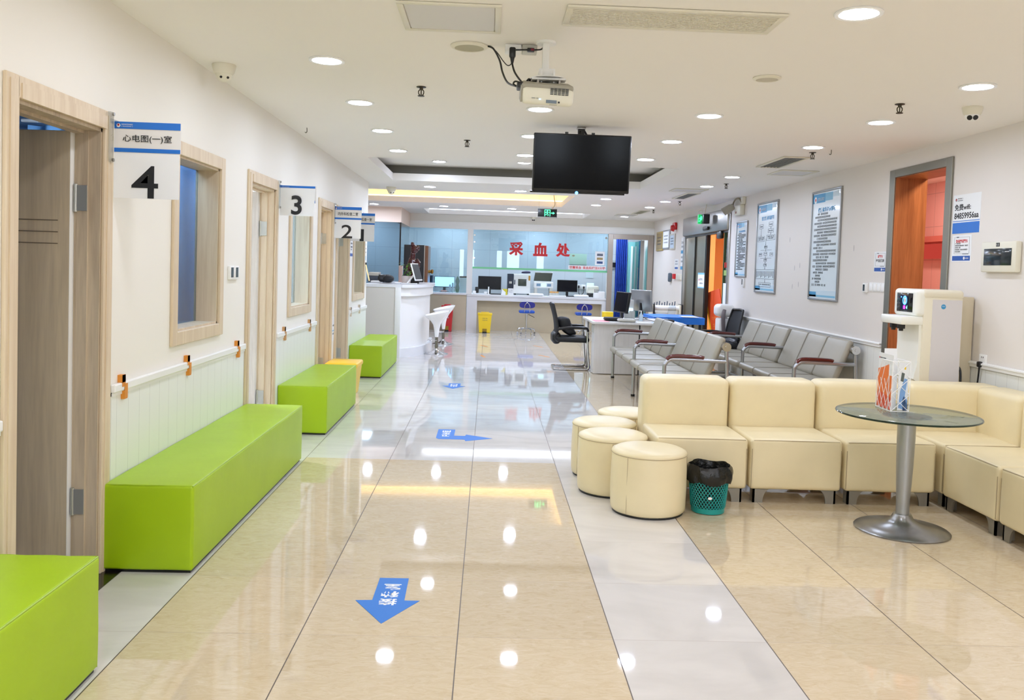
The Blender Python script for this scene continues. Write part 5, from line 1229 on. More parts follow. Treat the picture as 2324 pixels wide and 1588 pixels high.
g = G(); g.tube([(-.04, 4.42, ZC-.002), (-.012, 4.4, ZC-.02), (.02, 4.34, ZC-.09), (.035, 4.28, ZC-.16), (.06, 4.2, ZC-.225), (.10, 4.1, ZC-.262), (.125, 4.05, ZC-.275)], .0048, 8, k=6); g.build('thick_cable', BLACK, t)
g = G(); g.tube([(-.04, 4.42, ZC-.002), (.0, 4.4, ZC-.03), (.04, 4.38, ZC-.085), (.062, 4.36, ZC-.108), (.078, 4.35, ZC-.10), (.082, 4.346, ZC-.075)], .0025, 6, k=6); g.build('thin_cable', BLACK, t)
g = G(); g.tube([(.125, 4.03, ZC-.262), (.095, 4.04, ZC-.252), (.085, 4.05, ZC-.262), (.10, 4.05, ZC-.272)], .0042, 6, k=5); g.box(.10, .132, 3.985, 4.07, ZC-.29, ZC-.262, .006); g.build('connector', BLACK, t)
t = thing('ceiling_adapter', 'small black and red adapter wired along the ceiling beside the projector arm', 'adapter', (.18, 4.34, ZC-.03))
g = G(); g.box(.155, .19, 4.335, 4.36, ZC-.04, ZC-.022, .003); g.tube([(.09, 4.36, ZC-.03), (.16, 4.345, ZC-.03), (.22, 4.34, ZC-.028), (.235, 4.32, ZC-.015)], .004, 6, k=4); g.build('body', BLACK, t)
g = G(); g.box(.172, .188, 4.333, 4.3355, ZC-.036, ZC-.026); g.build('red_label', mat('dark_red', (120, 20, 40), .5), t)

# ------------------------------------------------------------------ television on its ceiling bracket
t = thing('television', 'black flat television hanging from the ceiling in the middle of the hall', 'television', (.685, 6.7, 2.23))
M = Matrix.Translation((.686, 6.70, 2.235)) @ Matrix.Rotation(R(7), 4, 'X')
g = G(); g.box(-.376, .376, -.012, .03, -.22, .222, .008, M=M); g.box(-.30, .33, .03, .07, -.2, .1, .02, M=M); hs = g.build('housing', BLACK, t)
g = G(); g.box(-.364, .364, -.0135, -.0115, -.198, .212, M=M); g.build('screen', mat('tv_screen', (6, 7, 9), .12, ior=1.2), hs, smooth=False)
g = G(); g.box(-.39, .345, .0, .06, -.232, -.218, .004, M=M); g.build('lower_bar', BLACK, t)
g = G(); g.lathe([(0, 0), (.012, 0), (0, .006)], n=12, M=M @ facing(-.03, -.0135, -.224)); g.build('standby_light', glow('standby', (70, 150, 255), 5), t)
g = G()
for x in (-.125, .08): g.box(x-.012, x+.012, .0, .02, .215, .236, M=M)
g.build('hanger_tab', BLACK, t)
g = G(); g.box(.66, .712, 6.80, 6.84, 2.42, ZC, .004); g.tube([(.66, 6.76, 2.44), (.685, 6.83, 2.525)], .008, 8); g.tube([(.745, 6.76, 2.43), (.70, 6.83, 2.525)], .008, 8); g.box(.60, .78, 6.79, 6.83, 2.2, 2.42, .004); g.build('ceiling_bracket', mat('bracket_grey', (70, 70, 72), .4, .7), t)
g = G(); g.box(.655, .72, 6.79, 6.86, 2.515, ZC, .003); g.build('ceiling_plate', STEEL, t)

# ------------------------------------------------------------------ exit signs
GLOWG = glow('exit_green', (70, 255, 150), 2.2)
def runner(M, s):
    g = G()
    g.lathe([(0, 0), (.10*s, 0)], n=14, M=M @ Matrix.Translation((.02*s, .34*s, .001)))
    for pl in (((-.06, .22), (.10, .22), (.06, -.08), (-.12, -.06)), ((-.10, -.02), (.0, -.08), (-.12, -.24), (-.38, -.26), (-.38, -.34), (-.08, -.33)), ((-.02, -.06), (.08, -.06), (.20, -.22), (.16, -.46), (.06, -.46), (.10, -.24)),
               ((.06, .2), (.12, .14), (.26, .04), (.38, .10), (.35, .16), (.26, .12)), ((-.04, .22), (-.08, .15), (-.24, .10), (-.26, -.04), (-.33, -.03), (-.30, .16))):
        g.prism([(x*s, y*s) for x, y in pl], 0, .001, M=M)
    return g
t = thing('hanging_exit_sign', 'green lit exit sign with a running figure and arrow hung below the television', 'exit sign', (.87, 13.45, 2.25))
g = G(); g.box(.725, 1.02, 13.435, 13.465, 2.215, 2.335, .004); g.build('housing', BLACK, t)
g = G(); g.box(.722, 1.023, 13.43, 13.47, 2.335, 2.345); g.box(.722, 1.023, 13.43, 13.47, 2.205, 2.215); g.build('silver_edge', SILVER, t)
fm = facing(.872, 13.434, 2.275)
g = G()
for a, b, c, d in ((-.045, .045, .043, .052), (-.045, -.037, -.05, .043), (.036, .045, -.05, .043)): g.box(a, b, c, d, 0, .001, M=fm)
g.build('door_symbol', GLOWG, t, smooth=False)
g = runner(fm @ Matrix.Translation((-.002, .0, .001)), .095); g.build('running_figure', GLOWG, t, smooth=False)
g = G(); g.prism([(.055, -.006), (.085, -.006), (.085, -.02), (.115, .0), (.085, .02), (.085, .006), (.055, .006)], 0, .001, M=fm); g.build('arrow', GLOWG, t, smooth=False)
text('安全出口', .06, .015, fm @ Matrix.Translation((-.09, .008, .0005)), mat('dim_green', (40, 90, 66), .5), t); text('EXIT', .06, .012, fm @ Matrix.Translation((-.09, -.016, .0005)), mat('dim_green', (40, 90, 66), .5), t)
g = G()
for x in (.74, 1.005): g.cyl((x, 13.45, 2.34), (x, 13.45, ZC+.214), .0015, n=6)
g.tube([(.94, 13.45, 2.34), (.985, 13.45, 2.41), (.97, 13.45, 2.52), (.945, 13.45, ZC+.214)], .008, 8, k=5); g.build('hanging_wire', mat('wire_cream', (196, 180, 150), .5), t)
t = thing('wall_exit_sign', 'small green lit exit sign on a black box in front of the glass door header', 'exit sign', (3.45, 14.05, 2.3))
g = G(); g.box(3.40, 3.50, 13.80, 13.94, 2.22, 2.37, .006); g.build('housing', BLACK, t)
fm = facing(3.395, 14.02, 2.30)
g = G(); g.box(3.35, 3.44, 13.95, 14.0, 2.22, 2.37, .004); g.build('light_box', mat('sign_green', (20, 130, 70), .4, emit=((20, 160, 80), .6)), t)
g = runner(facing(3.395, 13.949, 2.295), .11); g.build('running_figure', GLOWG, t, smooth=False)
g = G(); g.cyl((3.44, 13.9, 2.37), (3.46, 13.88, ZC), .004, n=6); g.tube([(3.38, 13.97, 2.37), (3.36, 13.97, 2.42), (3.42, 13.97, 2.44), (3.42, 13.97, 2.40)], .003, 6, k=4); g.build('hanging_wire', mat('wire_cream', (196, 180, 150), .5), t)

# ------------------------------------------------------------------ door number signs on clear holders
def room_sign(label, y, title, num, title_clip=None, sheet_only=False, dz=0.0):
    t = thing('door_sign', label, 'sign', (-1.55, y, 1.68), 0, None)
    x0, x1, z0, z1 = -1.694, -1.402, 1.675, 2.015
    g = G(); g.box(-1.70, -1.672, y-.09, y-.055, z1-.19, z1+.03, .003); g.box(-1.70, -1.674, y-.075, y-.0, z1-.02, z1); g.build('wall_holder', TRANS, t, smooth=False)
    g = G()
    for z in (z1+.02, z1-.18): g.cyl((-1.672, y-.07, z), (-1.664, y-.07, z), .008, n=10)
    g.build('screw', STEEL, t)
    f = facing(x0, y, z0); W = x1-x0; H = z1-z0
    g = G(); g.box(0, W, H-.135, H, -.006, -.001, M=f); g.build('acrylic_plate', mat('acrylic_white', (228, 226, 224), .25), t, smooth=False)
    if not sheet_only:
        g = G(); g.box(0, W, H-.031, H, 0, .001, M=f); g.box(0, W, H-.135, H-.117, 0, .001, M=f); g.build('blue_band', BLUE, t, smooth=False)
        g = G(); g.lathe([(0, 0), (.009, 0)], n=16, M=f @ Matrix.Translation((.018, H-.017, .0015))); g.build('logo', WHITE, t, smooth=False)
        g = G(); g.lathe([(0, 0), (.005, 0)], n=12, M=f @ Matrix.Translation((.018, H-.015, .0022))); g.build('logo_dot', RED, t, smooth=False)
        g = G(); scribble(g, f @ Matrix.Translation((0, 0, .001)), .031, .082, H-.016, .007, random.Random(11)); scribble(g, f @ Matrix.Translation((0, 0, .001)), .031, .082, H-.023, .004, random.Random(12)); g.build('printed_text', PAPER, t, smooth=False)
        text(title, W*.74, .037, f @ Matrix.Translation((W*.5, H-.075, .0005)), INK, t, bold=.006)
        g = G(); g.box(.0, W*.985, 0, H-.117, -.004, -.001, M=f); ns = g.build('number_sheet', PAPER, t, smooth=False)
        text(num, .118 if num != '1' else .05, .145, f @ Matrix.Translation((W*.47, .074, .0)), INK, ns, 'number', bold=.008)
    else:
        g = G(); g.box(0, W*.97, H-.022, H, 0, .001, M=f); g.box(W*.9, W*.97, H-.135, H-.112, 0, .001, M=f); g.build('blue_band', BLUE, t, smooth=False)
        g = G()
        g.sheet(lambda u, v: (x0+.004+W*.925*u+(.012*v*u), y-.004-.012*math.sin(u*3.1)*(1-v), z0+.10+.222*v), 12, 6); ns = g.build('number_sheet', PAPER, t)
        text(num, .085, .155, facing(x0+W*.48, y-.0175, z0+.185), INK, ns, 'number', bold=.02)
        g = G(); scribble(g, f @ Matrix.Translation((0, 0, .001)), .02, .08, H-.015, .006, random.Random(11)); g.build('printed_text', PAPER, t, smooth=False)
room_sign('white and blue door sign with the number 4 and black characters', 3.97, '心电图(一)室', '4')
room_sign('door sign covered by a white sheet with the number 3', 7.03, '', '3', sheet_only=True)
room_sign('white and blue door sign with the number 2', 9.50, '内外科检查二室', '2')
room_sign('door sign with the number 1, half hidden behind the number 2 sign', 10.60, '内外科检查一室', '1')

# ------------------------------------------------------------------ things on the left wall
for y, lb in ((5.757, 'left one of the two white thermostats before door three'), (5.863, 'right one of the two white thermostats before door three')):
    t = thing('thermostat', lb, 'thermostat', (XL, y, 1.32)); f = on_left(y, 1.325)
    g = G(); g.box(-.048, .048, -.045, .045, 0, .018, .004, M=f); g.build('case', WHITE, t)
    g = G(); g.box(-.03, .02, -.03, .035, .018, .0195, M=f); g.build('display', mat('lcd', (44, 56, 60), .2), t)
for i, (y, lb) in enumerate(((4.08, 'orange tape piece on the rail right of door four'), (4.95, 'orange tape piece on the rail below the big window, left one'), (5.92, 'orange tape piece on the rail left of door three'), (7.27, 'brown tape piece on the rail right of door three'), (8.28, 'brown tape piece on the rail left of door two'), (10.72, 'pale tape piece on the rail left end above the farthest bench'), (11.43, 'pale tape piece on the rail below the farthest window'))):
    t = thing('tape_piece', lb, 'tape', (XL+.024, y, .80), 0, 'tape pieces on the left rail')
    m_ = ORANGE if i < 3 else mat('brown_tape', (196, 150, 100), .5) if i < 5 else mat('pale_tape', (214, 200, 180), .5)
    g = G(); f = on_left(y, .81); g.box(-.03, .005, -.0, .055, .0225, .0235, M=f); g.box(-.006, .028, -.055, .012, .0235, .0245, M=f); g.box(-.03, .005, .02, .055, .0, .0235, M=f); g.box(-.006, .028, -.06, -.02, .0, .0235, M=f); g.build('strip', m_, t, smooth=False)
def wall_sheet(name, label, M, w, h, bands=(), lines=(), m=PAPER):
    t = thing(name, label, 'notice', M.translation.to_tuple())
    g = G(); g.box(-w/2, w/2, -h/2, h/2, 0, .0015, M=M); g.build('sheet', m, t, smooth=False)
    for (a, b, c, d), mm in bands:
        g = G(); g.box(a*w-w/2, b*w-w/2, c*h-h/2, d*h-h/2, .0015, .0022, M=M); g.build('printed_band', mm, t, smooth=False)
    if lines:
        g = G(); r_ = random.Random(len(label))
        for a, b, v, hh in lines: scribble(g, M @ Matrix.Translation((0, 0, .0015)), a*w-w/2, b*w-w/2, v*h-h/2, hh, r_)
        g.build('printed_text', INKG, t, smooth=False)
    return t
wall_sheet('wall_notice', 'narrow white notice with a blue foot right of door one', on_left(10.74, 1.585), .22, .21, [((0.05, .95, .05, .22), DBLUE)], [(.2, .8, .75, .02), (.2, .8, .55, .02), (.2, .6, .4, .02)])
wall_sheet('wall_notice', 'small white notice low on the wall left of door one', on_left(9.61, .68), .14, .26, [((0, 1, .4, .44), LBLUE)], [(.2, .8, .6, .02), (.2, .7, .25, .02)])
wall_sheet('wall_notice', 'tall narrow blue notice at the end of the left wall', on_left(11.95, 1.55), .16, .5, [((.2, .8, .3, .42), LBLUE), ((.2, .8, .7, .76), LBLUE)], [(.2, .8, .6, .02), (.2, .8, .5, .02)])
t = thing('yellow_paper', 'pale yellow paper hanging from a clip at the end of the left wall', 'paper', (XL+.03, 11.96, 1.25))
g = G(); g.sheet(lambda u, v: (XL+.01+.05*(1-v)+.01*math.sin(u*4), 11.89+.13*u+.02*(1-v), 1.17+.22*v), 6, 6); g.build('sheet', mat('pale_yellow', (236, 216, 150), .6), t)
g = G(); g.box(XL, XL+.02, 11.93, 11.98, 1.38, 1.42, .004); g.build('clip', BLACK, t)
wall_sheet('arrow_notice', 'small white arrow notice high above the number 1 sign', on_left(11.7, 2.03), .22, .2, [((.45, .55, .2, .8), RED)], [])

# ------------------------------------------------------------------ things on the right wall
def poster(label, y0, y1, z0, z1, title, style):
    t = thing('wall_poster', label, 'poster', (XR, (y0+y1)/2, z0))
    w, h = y0-y1, z1-z0; f = on_right((y0+y1)/2, (z0+z1)/2); fw = .022*(w/.8)**.5
    g = G()
    for a, b, c, d in ((-w/2, w/2, -h/2, -h/2+fw), (-w/2, w/2, h/2-fw, h/2), (-w/2, -w/2+fw, -h/2+fw, h/2-fw), (w/2-fw, w/2, -h/2+fw, h/2-fw)): g.box(a, b, c, d, 0, .022, .004, M=f)
    g.build('frame', SILVER, t)
    g = G(); g.box(-w/2+fw, w/2-fw, -h/2+fw, h/2-fw, 0, .010, M=f); sheet = g.build('sheet', mat('poster_paper', (226, 236, 242), .22, coat=.3), t, smooth=False)
    W, H = w-2*fw, h-2*fw
    def rect(n, u0, u1, v0, v1, m_, e=.0105):
        g = G(); g.box((u0-.5)*W, (u1-.5)*W, (v0-.5)*H, (v1-.5)*H, .010, e, M=f); g.build(n, m_, sheet, smooth=False)
    rect('header_band', 0, .45, .905, .99, MBLUE); rect('header_band', .45, .72, .915, .99, LBLUE); rect('header_band', .72, .93, .94, .99, PBLUE)
    rect('footer_band', 0, .26, .012, .06, MBLUE); rect('footer_band', 0, .95, .012, .03, LBLUE); rect('footer_band', .26, .98, .03, .075, PBLUE)
    f2 = f @ Matrix.Translation((0, 0, .0108))
    g = G(); g.lathe([(0, 0), (.05*W, 0)], n=18, M=f2 @ Matrix.Translation((-.41*W, .435*H, 0)), sy=1.0); g.build('logo', PAPER, t, smooth=False)
    g = G(); g.lathe([(0, 0), (.022*W, 0)], n=14, M=f2 @ Matrix.Translation((-.405*W, .437*H, .0006))); g.build('logo_mark', RED, t, smooth=False)
    rg = random.Random(hash(title) % 1000 if False else len(title)); g = G(); scribble(g, f2, -.32*W, -.08*W, .437*H, .02*W+.004, rg); scribble(g, f2, -.32*W, -.1*W, .425*H, .012*W+.002, rg); g.build('printed_text', PAPER, t, smooth=False)
    hh = .055 if w > .6 else .03
    text(title, W*.62, hh, f2 @ Matrix.Translation((.02*W, .335*H, 0)), MBLUE, sheet, bold=.03)
    g = G(); k = G()
    if style == 'rules':
        n = 24 if w > .6 else 26; lh = .026 if w > .6 else .017
        for i in range(n):
            v = .285*H-i*(.70*H/n); first = i % 2 == 0
            scribble(k, f2, (-.30 if first else -.42)*W, (.40 if rg.random() < .55 else rg.uniform(-.15, .3))*W, v, lh, rg)
    else:
        def bx(u0, u1, v0, v1):
            for a, b, c, d in ((u0, u1, v0, v0+.003), (u0, u1, v1-.003, v1), (u0, u0+.006, v0, v1), (u1-.006, u1, v0, v1)): g.box(a*W, b*W, c*H, d*H, 0, .001, M=f2)
        def ln(u, v0, v1): g.box(u*W-.003, u*W+.003, v0*H, v1*H, 0, .001, M=f2); g.prism([(u*W-.010, v0*H+.02), (u*W+.010, v0*H+.02), (u*W, v0*H)], 0, .001, M=f2)
        bx(-.38, -.2, .22, .27); bx(.1, .3, .235, .285); bx(.06, .34, .165, .21); bx(-.45, -.1, .07, .13); bx(.0, .42, .08, .14)
        ln(-.29, .13, .22); ln(.2, .21, .235); ln(.2, .14, .165); ln(-.03, .02, .1)
        bx(-.1, .06, -.01, .02); ln(-.02, -.045, -.01); bx(-.36, -.2, -.10, -.06); bx(-.1, .06, -.09, -.05); bx(.2, .36, -.10, -.06); ln(-.02, -.13, -.09)
        g.box(-.28*W, .28*W, -.032*H, -.029*H, 0, .001, M=f2); g.box(-.28*W, .28*W, -.125*H, -.122*H, 0, .001, M=f2)
        bx(-.1, .06, -.16, -.13); ln(-.02, -.185, -.16); bx(-.1, .06, -.215, -.185); ln(-.02, -.25, -.215); bx(-.48, .46, -.36, -.25); ln(-.0, -.40, -.36); bx(-.32, .3, -.45, -.40)
        for u0, u1, v in ((-.35, -.23, .235), (.13, .27, .25), (.1, .3, .18), (-.42, -.13, .105), (-.4, -.15, .085), (.05, .38, .115), (.05, .35, .095), (-.08, .04, 0), (-.08, .04, -.075), (-.34, -.22, -.085), (.22, .34, -.085), (-.08, .04, -.15), (-.08, .04, -.205), (-.28, .26, -.43)): scribble(k, f2, u0*W, u1*W, v*H, .018, rg)
        for i in range(13): k.box((-.45+.07*i)*W, (-.43+.07*i)*W, (-.345+.01*(i % 3))*H, -.27*H, 0, .001, M=f2)
        g.build('flow_boxes', INKG, sheet, smooth=False); g = G()
    k.build('printed_text', INK if style == 'rules' else INKG, sheet, smooth=False)
    g.bm.free()
poster('tall framed blue and white rules poster nearest the wood lined door', 9.64, 8.83, 1.17, 2.365, '健康体检注意事项', 'rules')
poster('framed flow chart poster in the middle of the three wall posters', 11.63, 10.79, 1.19, 2.38, '普仁健康体检流程图', 'flow')
poster('narrow framed poster beside the glass sliding door', 12.60, 12.07, 1.385, 2.185, '采血须知', 'rules')
t = thing('wifi_notice', 'white wifi notice with a blue foot right of the wood lined door', 'notice', (XR, 6.485, 1.94))
f = on_right(6.487, 1.94)
g = G(); g.box(-.19, .19, -.15, .15, 0, .002, M=f); g.build('sheet', PAPER, t, smooth=False)
g = G(); g.box(-.185, .185, -.148, -.065, .002, .003, M=f); g.box(-.185, .185, -.056, -.051, .002, .003, M=f); g.build('blue_band', BLUE, t, smooth=False)
f2 = f @ Matrix.Translation((0, 0, .002))
text('免费wifi:', .225, .05, f2 @ Matrix.Translation((-.055, .053, 0)), INK, t, bold=.02); text('84859956aa', .335, .047, f2 @ Matrix.Translation((-.0, -.013, 0)), INK, t, bold=.02)
g = G(); g.lathe([(.007, 0), (.012, 0)], n=18, M=f2 @ Matrix.Translation((-.15, .112, .0005))); g.build('logo', INKG, t, smooth=False)
g = G(); g.lathe([(0, 0), (.007, 0)], n=14, M=f2 @ Matrix.Translation((-.15, .114, .0008))); g.build('logo_mark', RED, t, smooth=False)
g = G(); scribble(g, f2, -.13, -.055, .115, .010, random.Random(3)); scribble(g, f2, -.13, -.055, .102, .006, random.Random(4)); g.build('printed_text', INKG, t, smooth=False)
def tip(label, y, z, w, h, title, lines, clip=1.0):
    t = thing('tip_notice', label, 'notice', (XR, y, z)); f = on_right(y, z); f2 = f @ Matrix.Translation((0, 0, .002))
    g = G(); g.box(-w/2, w/2, -h/2, h/2, 0, .002, M=f); g.build('sheet', PAPER, t, smooth=False)
    g = G(); g.box(-w*.46, w*.46, -h*.46, -h*.28, 0, .001, M=f2); g.build('blue_band', DBLUE, t, smooth=False)
    g = G(); g.lathe([(0, 0), (.012, 0)], n=14, M=f2 @ Matrix.Translation((w*.16, -h*.37, .0015))); scribble(g, f2 @ Matrix.Translation((0, 0, .001)), w*.22, w*.4, -h*.40, .012, random.Random(5)); g.build('logo', PAPER, t, smooth=False)
    g = G(); a, b, c, d = -w*.38, w*.40, -h*.20, h*.42; q = .0012
    for r0 in ((a, b, c, c+q), (a, b, d-q, d), (a, a+q, c, d), (b-q, b, c, d)): g.box(r0[0], r0[1], r0[2], r0[3], 0, .001, M=f2)
    g.box(a+.03, a+.06, d-.004, d+.003, 0, .0015, M=f2); g.box(b-.09, b-.01, c-.004, c+.001, 0, .0015, M=f2); g.build('border_line', INKG, t, smooth=False)
    text(title, w*(.60 if len(title) > 5 else .42), .026, f2 @ Matrix.Translation((0, h*.27, 0)), RED, t, bold=.02)
    if isinstance(lines, str): text(lines, w*.68, .03, f2 @ Matrix.Translation((0, h*.06, 0)), INK, t, bold=.02)
    else:
        g = G(); rg = random.Random(6)
        for i, e in enumerate(lines): scribble(g, f2, -w*.34, -w*.34+w*e, h*(.15-.075*i), .012, rg)
        g.build('printed_text', INK, t, smooth=False)
tip('small framed tip notice with red heading below the wifi notice', 6.53, 1.677, .27, .205, '饮水机操作温馨提示', (.3, .66, .3, .66, .28))
tip('white tip notice with a blue foot left of the wood lined door', 7.905, 1.58, .245, .19, '温馨提示', '更多采出门右转')
t = thing('electric_box', 'cream electric box with a dark window at the right edge of the photo', 'electric box', (XR, 5.98, 1.6)); f = on_right(5.98, 1.605)
g = G(); g.box(-.21, .21, -.108, .108, 0, .045, .012, M=f); g.build('case', IVORY, t)
g = G(); g.box(-.165, .165, -.06, .058, .045, .048, .001, M=f); g.build('window', mat('box_window', (38, 46, 50), .12), t)
g = G(); g.box(-.02, .02, .072, .098, .045, .047, M=f); g.build('label', BLACK, t); text('1-2', .026, .014, f @ Matrix.Translation((0, .085, .0472)), PAPER, t)
g = G(); g.box(.09, .14, .033, .037, .048, .049, M=f); g.build('glint_label', PAPER, t)
t = thing('thermostat', 'small white thermostat left of the row of switches by the wood lined door', 'thermostat', (XR, 8.17, 1.33)); f = on_right(8.17, 1.335)
g = G(); g.box(-.045, .045, -.045, .045, 0, .022, .006, M=f); g.build('case', WHITE, t); g = G(); g.box(-.03, .008, -.03, .03, .022, .0235, M=f); g.build('display', mat('lcd', (44, 56, 60), .2), t)
for i in range(4):
    t = thing('wall_switch', 'white wall switch by the wood lined door, %s from the thermostat' % ('first', 'second', 'third', 'fourth')[i], 'switch', (XR, 8.055-.085*i, 1.345), 0, 'switches by the wood lined door'); f = on_right(8.055-.085*i, 1.345)
    g = G(); g.box(-.041, .041, -.043, .043, 0, .008, .002, M=f); pl = g.build('plate', WHITE, t); g = G(); g.box(-.03, .03, -.034, .028, .008, .014, .002, M=f); g.build('rocker', mat('switch_white', (244, 244, 244), .3), pl)
t = thing('wall_socket', 'white wall socket with a black plug beside the water dispenser', 'socket', (XR, 6.15, .855)); f = on_right(6.155, .855)
g = G(); g.box(-.045, .045, -.045, .045, 0, .01, .003, M=f); g.build('plate', WHITE, t)
g = G()
for dx in (-.01, .01): g.box(dx-.003, dx+.003, .018, .03, .010, .0108, M=f)
g.build('slots', BLACK, t)
t = thing('power_cable', 'black plug and cord running down from the wall socket', 'cord', (XR-.03, 6.155, .83))
g = G(); M = on_right(6.16, .835); g.box(-.022, .022, -.03, .012, .011, .04, .009, M=M); g.tube([M @ Vector(p) for p in ((0, -.03, .028), (-.004, -.06, .026), (-.02, -.14, .022), (-.05, -.3, .02), (-.06, -.6, .02))], .006, 8, k=5); g.build('plug', BLACK, t)
t = thing('emergency_light', 'twin emergency light unit with a coiled cable above the glass door post', 'emergency light', (XR, 12.55, 2.4)); f = on_right(12.5, 2.40)
g = G(); g.box(-.05, .23, -.13, .02, 0, .07, .012, M=f); g.box(.17, .27, .02, .13, 0, .05, .01, M=f); g.build('case', IVORY, t)
g = G()
for dx in (-.27, -.14): g.cyl(f @ Vector((dx, .02, .06)), f @ Vector((dx-.05, -.06, .16)), .045, .06, n=18)
g.build('lamp_head', mat('lamp_head_grey', (170, 164, 148), .4), t)
g = G(); g.tube([f @ Vector(p) for p in ((.2, .05, .04), (.1, .11, .05), (-.05, .11, .06), (-.2, .06, .05), (-.22, -.02, .04))], .012, 8, k=5); g.build('cable', mat('conduit', (150, 140, 116), .5), t)
g = G(); g.box(.0, .06, -.10, -.07, .07, .071, M=f); g.build('label', mat('label_rust', (140, 80, 60), .5), t)
t = thing('paper_clip_holder', 'small white holder under the narrow framed poster', 'holder', (XR, 12.2, 1.3)); f = on_right(12.17, 1.32)
g = G(); g.box(-.05, .05, -.07, .05, 0, .02, .004, M=f); g.build('case', WHITE, t); g = G(); g.box(-.04, .0, -.04, .04, .02, .021, M=f); g.build('window', BLACK, t)
# far part of the right wall
def framed(label, y0, y1, z0, z1, fm_, sm):
    t = thing('framed_certificate', label, 'certificate', (XR, (y0+y1)/2, z0)); f = on_right((y0+y1)/2, (z0+z1)/2); w, h = y0-y1, z1-z0
    g = G(); g.box(-w/2, w/2, -h/2, h/2, 0, .025, .005, M=f); g.build('frame', fm_, t); g = G(); g.box(-w/2+.05, w/2-.05, -h/2+.03, h/2-.03, .025, .027, M=f); g.build('sheet', sm, t, smooth=False)
    g = G(); rg = random.Random(2)
    for i in range(3): scribble(g, f @ Matrix.Translation((0, 0, .027)), -w*.3, w*.3, h*(.15-.17*i), .03, rg)
    g.build('printed_text', INKG, t, smooth=False)
framed('gold framed certificate near the far corner of the right wall', 18.65, 17.98, 1.87, 2.27, mat('gold_frame', (196, 170, 90), .35, .5), mat('cert_bronze', (150, 126, 80), .4))
framed('silver framed certificate, middle one of the three at the far corner', 17.96, 17.30, 1.89, 2.28, SILVER, PAPER)
framed('smaller grey framed certificate beside the red fire alarm', 17.24, 16.80, 1.87, 2.18, GREYW, mat('cert_blue', (196, 214, 232), .4))
t = thing('fire_alarm', 'red fire alarm sounder high on the far right wall', 'alarm', (XR, 16.8, 2.3)); f = on_right(16.8, 2.31)
g = G(); g.box(-.1, .1, -.06, .08, 0, .06, .02, M=f); g.lathe([(0, 0), (.07, 0), (.05, .06), (0, .06)], n=20, M=f @ Matrix.Translation((.02, -.03, .05))); g.build('body', mat('alarm_red', (190, 24, 30), .35), t)
g = G(); f = on_right(17.1, 1.32); g.box(-.09, .09, -.09, .09, 0, .05, .04, M=f); solo(g, 'wall_phone', mat('phone_grey', (84, 96, 108), .4), 'dark grey phone on the far right wall', 'phone', (XR, 17.1, 1.25))
g = G(); f = on_right(16.72, 1.345); g.box(-.06, .06, -.05, .05, 0, .05, .01, M=f); solo(g, 'call_button', RED, 'red call button box between the wall phone and the white switch plate', 'button', (XR, 16.72, 1.3))
g = G(); f = on_right(16.34, 1.34); g.box(-.2, .2, -.055, .055, 0, .03, .006, M=f); solo(g, 'switch_plate', IVORY, 'wide ivory switch plate left of the glass door', 'switch', (XR, 16.34, 1.29))
wall_sheet('wall_notice', 'tall white notice with blue bands left of the glass door frame', on_right(16.17, 1.78), .24, .6, [((0, 1, 0, .1), MBLUE), ((0, 1, .5, .6), MBLUE)], [(.1, .9, .8, .05), (.1, .9, .68, .04), (.1, .9, .35, .04), (.1, .9, .22, .04)])
wall_sheet('wall_notice', 'small white notice with a dark blue foot above the red call button', on_right(16.65, 1.58), .34, .2, [((.1, .9, .05, .22), DBLUE)], [(.2, .8, .7, .03), (.2, .8, .45, .03)])
t = thing('wall_scuff', 'grey scuff marks on the wall between the two large posters', 'mark', (XR, 10.2, 1.6)); t['kind'] = 'stuff'
g = G(); rg = random.Random(9)
for y, z in ((10.35, 1.86), (10.15, 1.52), (9.98, 1.55), (10.2, 1.30), (8.5, 1.72), (10.0, 1.33)):
    f = on_right(y, z); g.lathe([(0, .0004), (.02, .0004)], n=10, M=f, sx=.5, sy=1.7)
g.build('marks', mat('scuff', (190, 184, 182), .7), t, smooth=False)

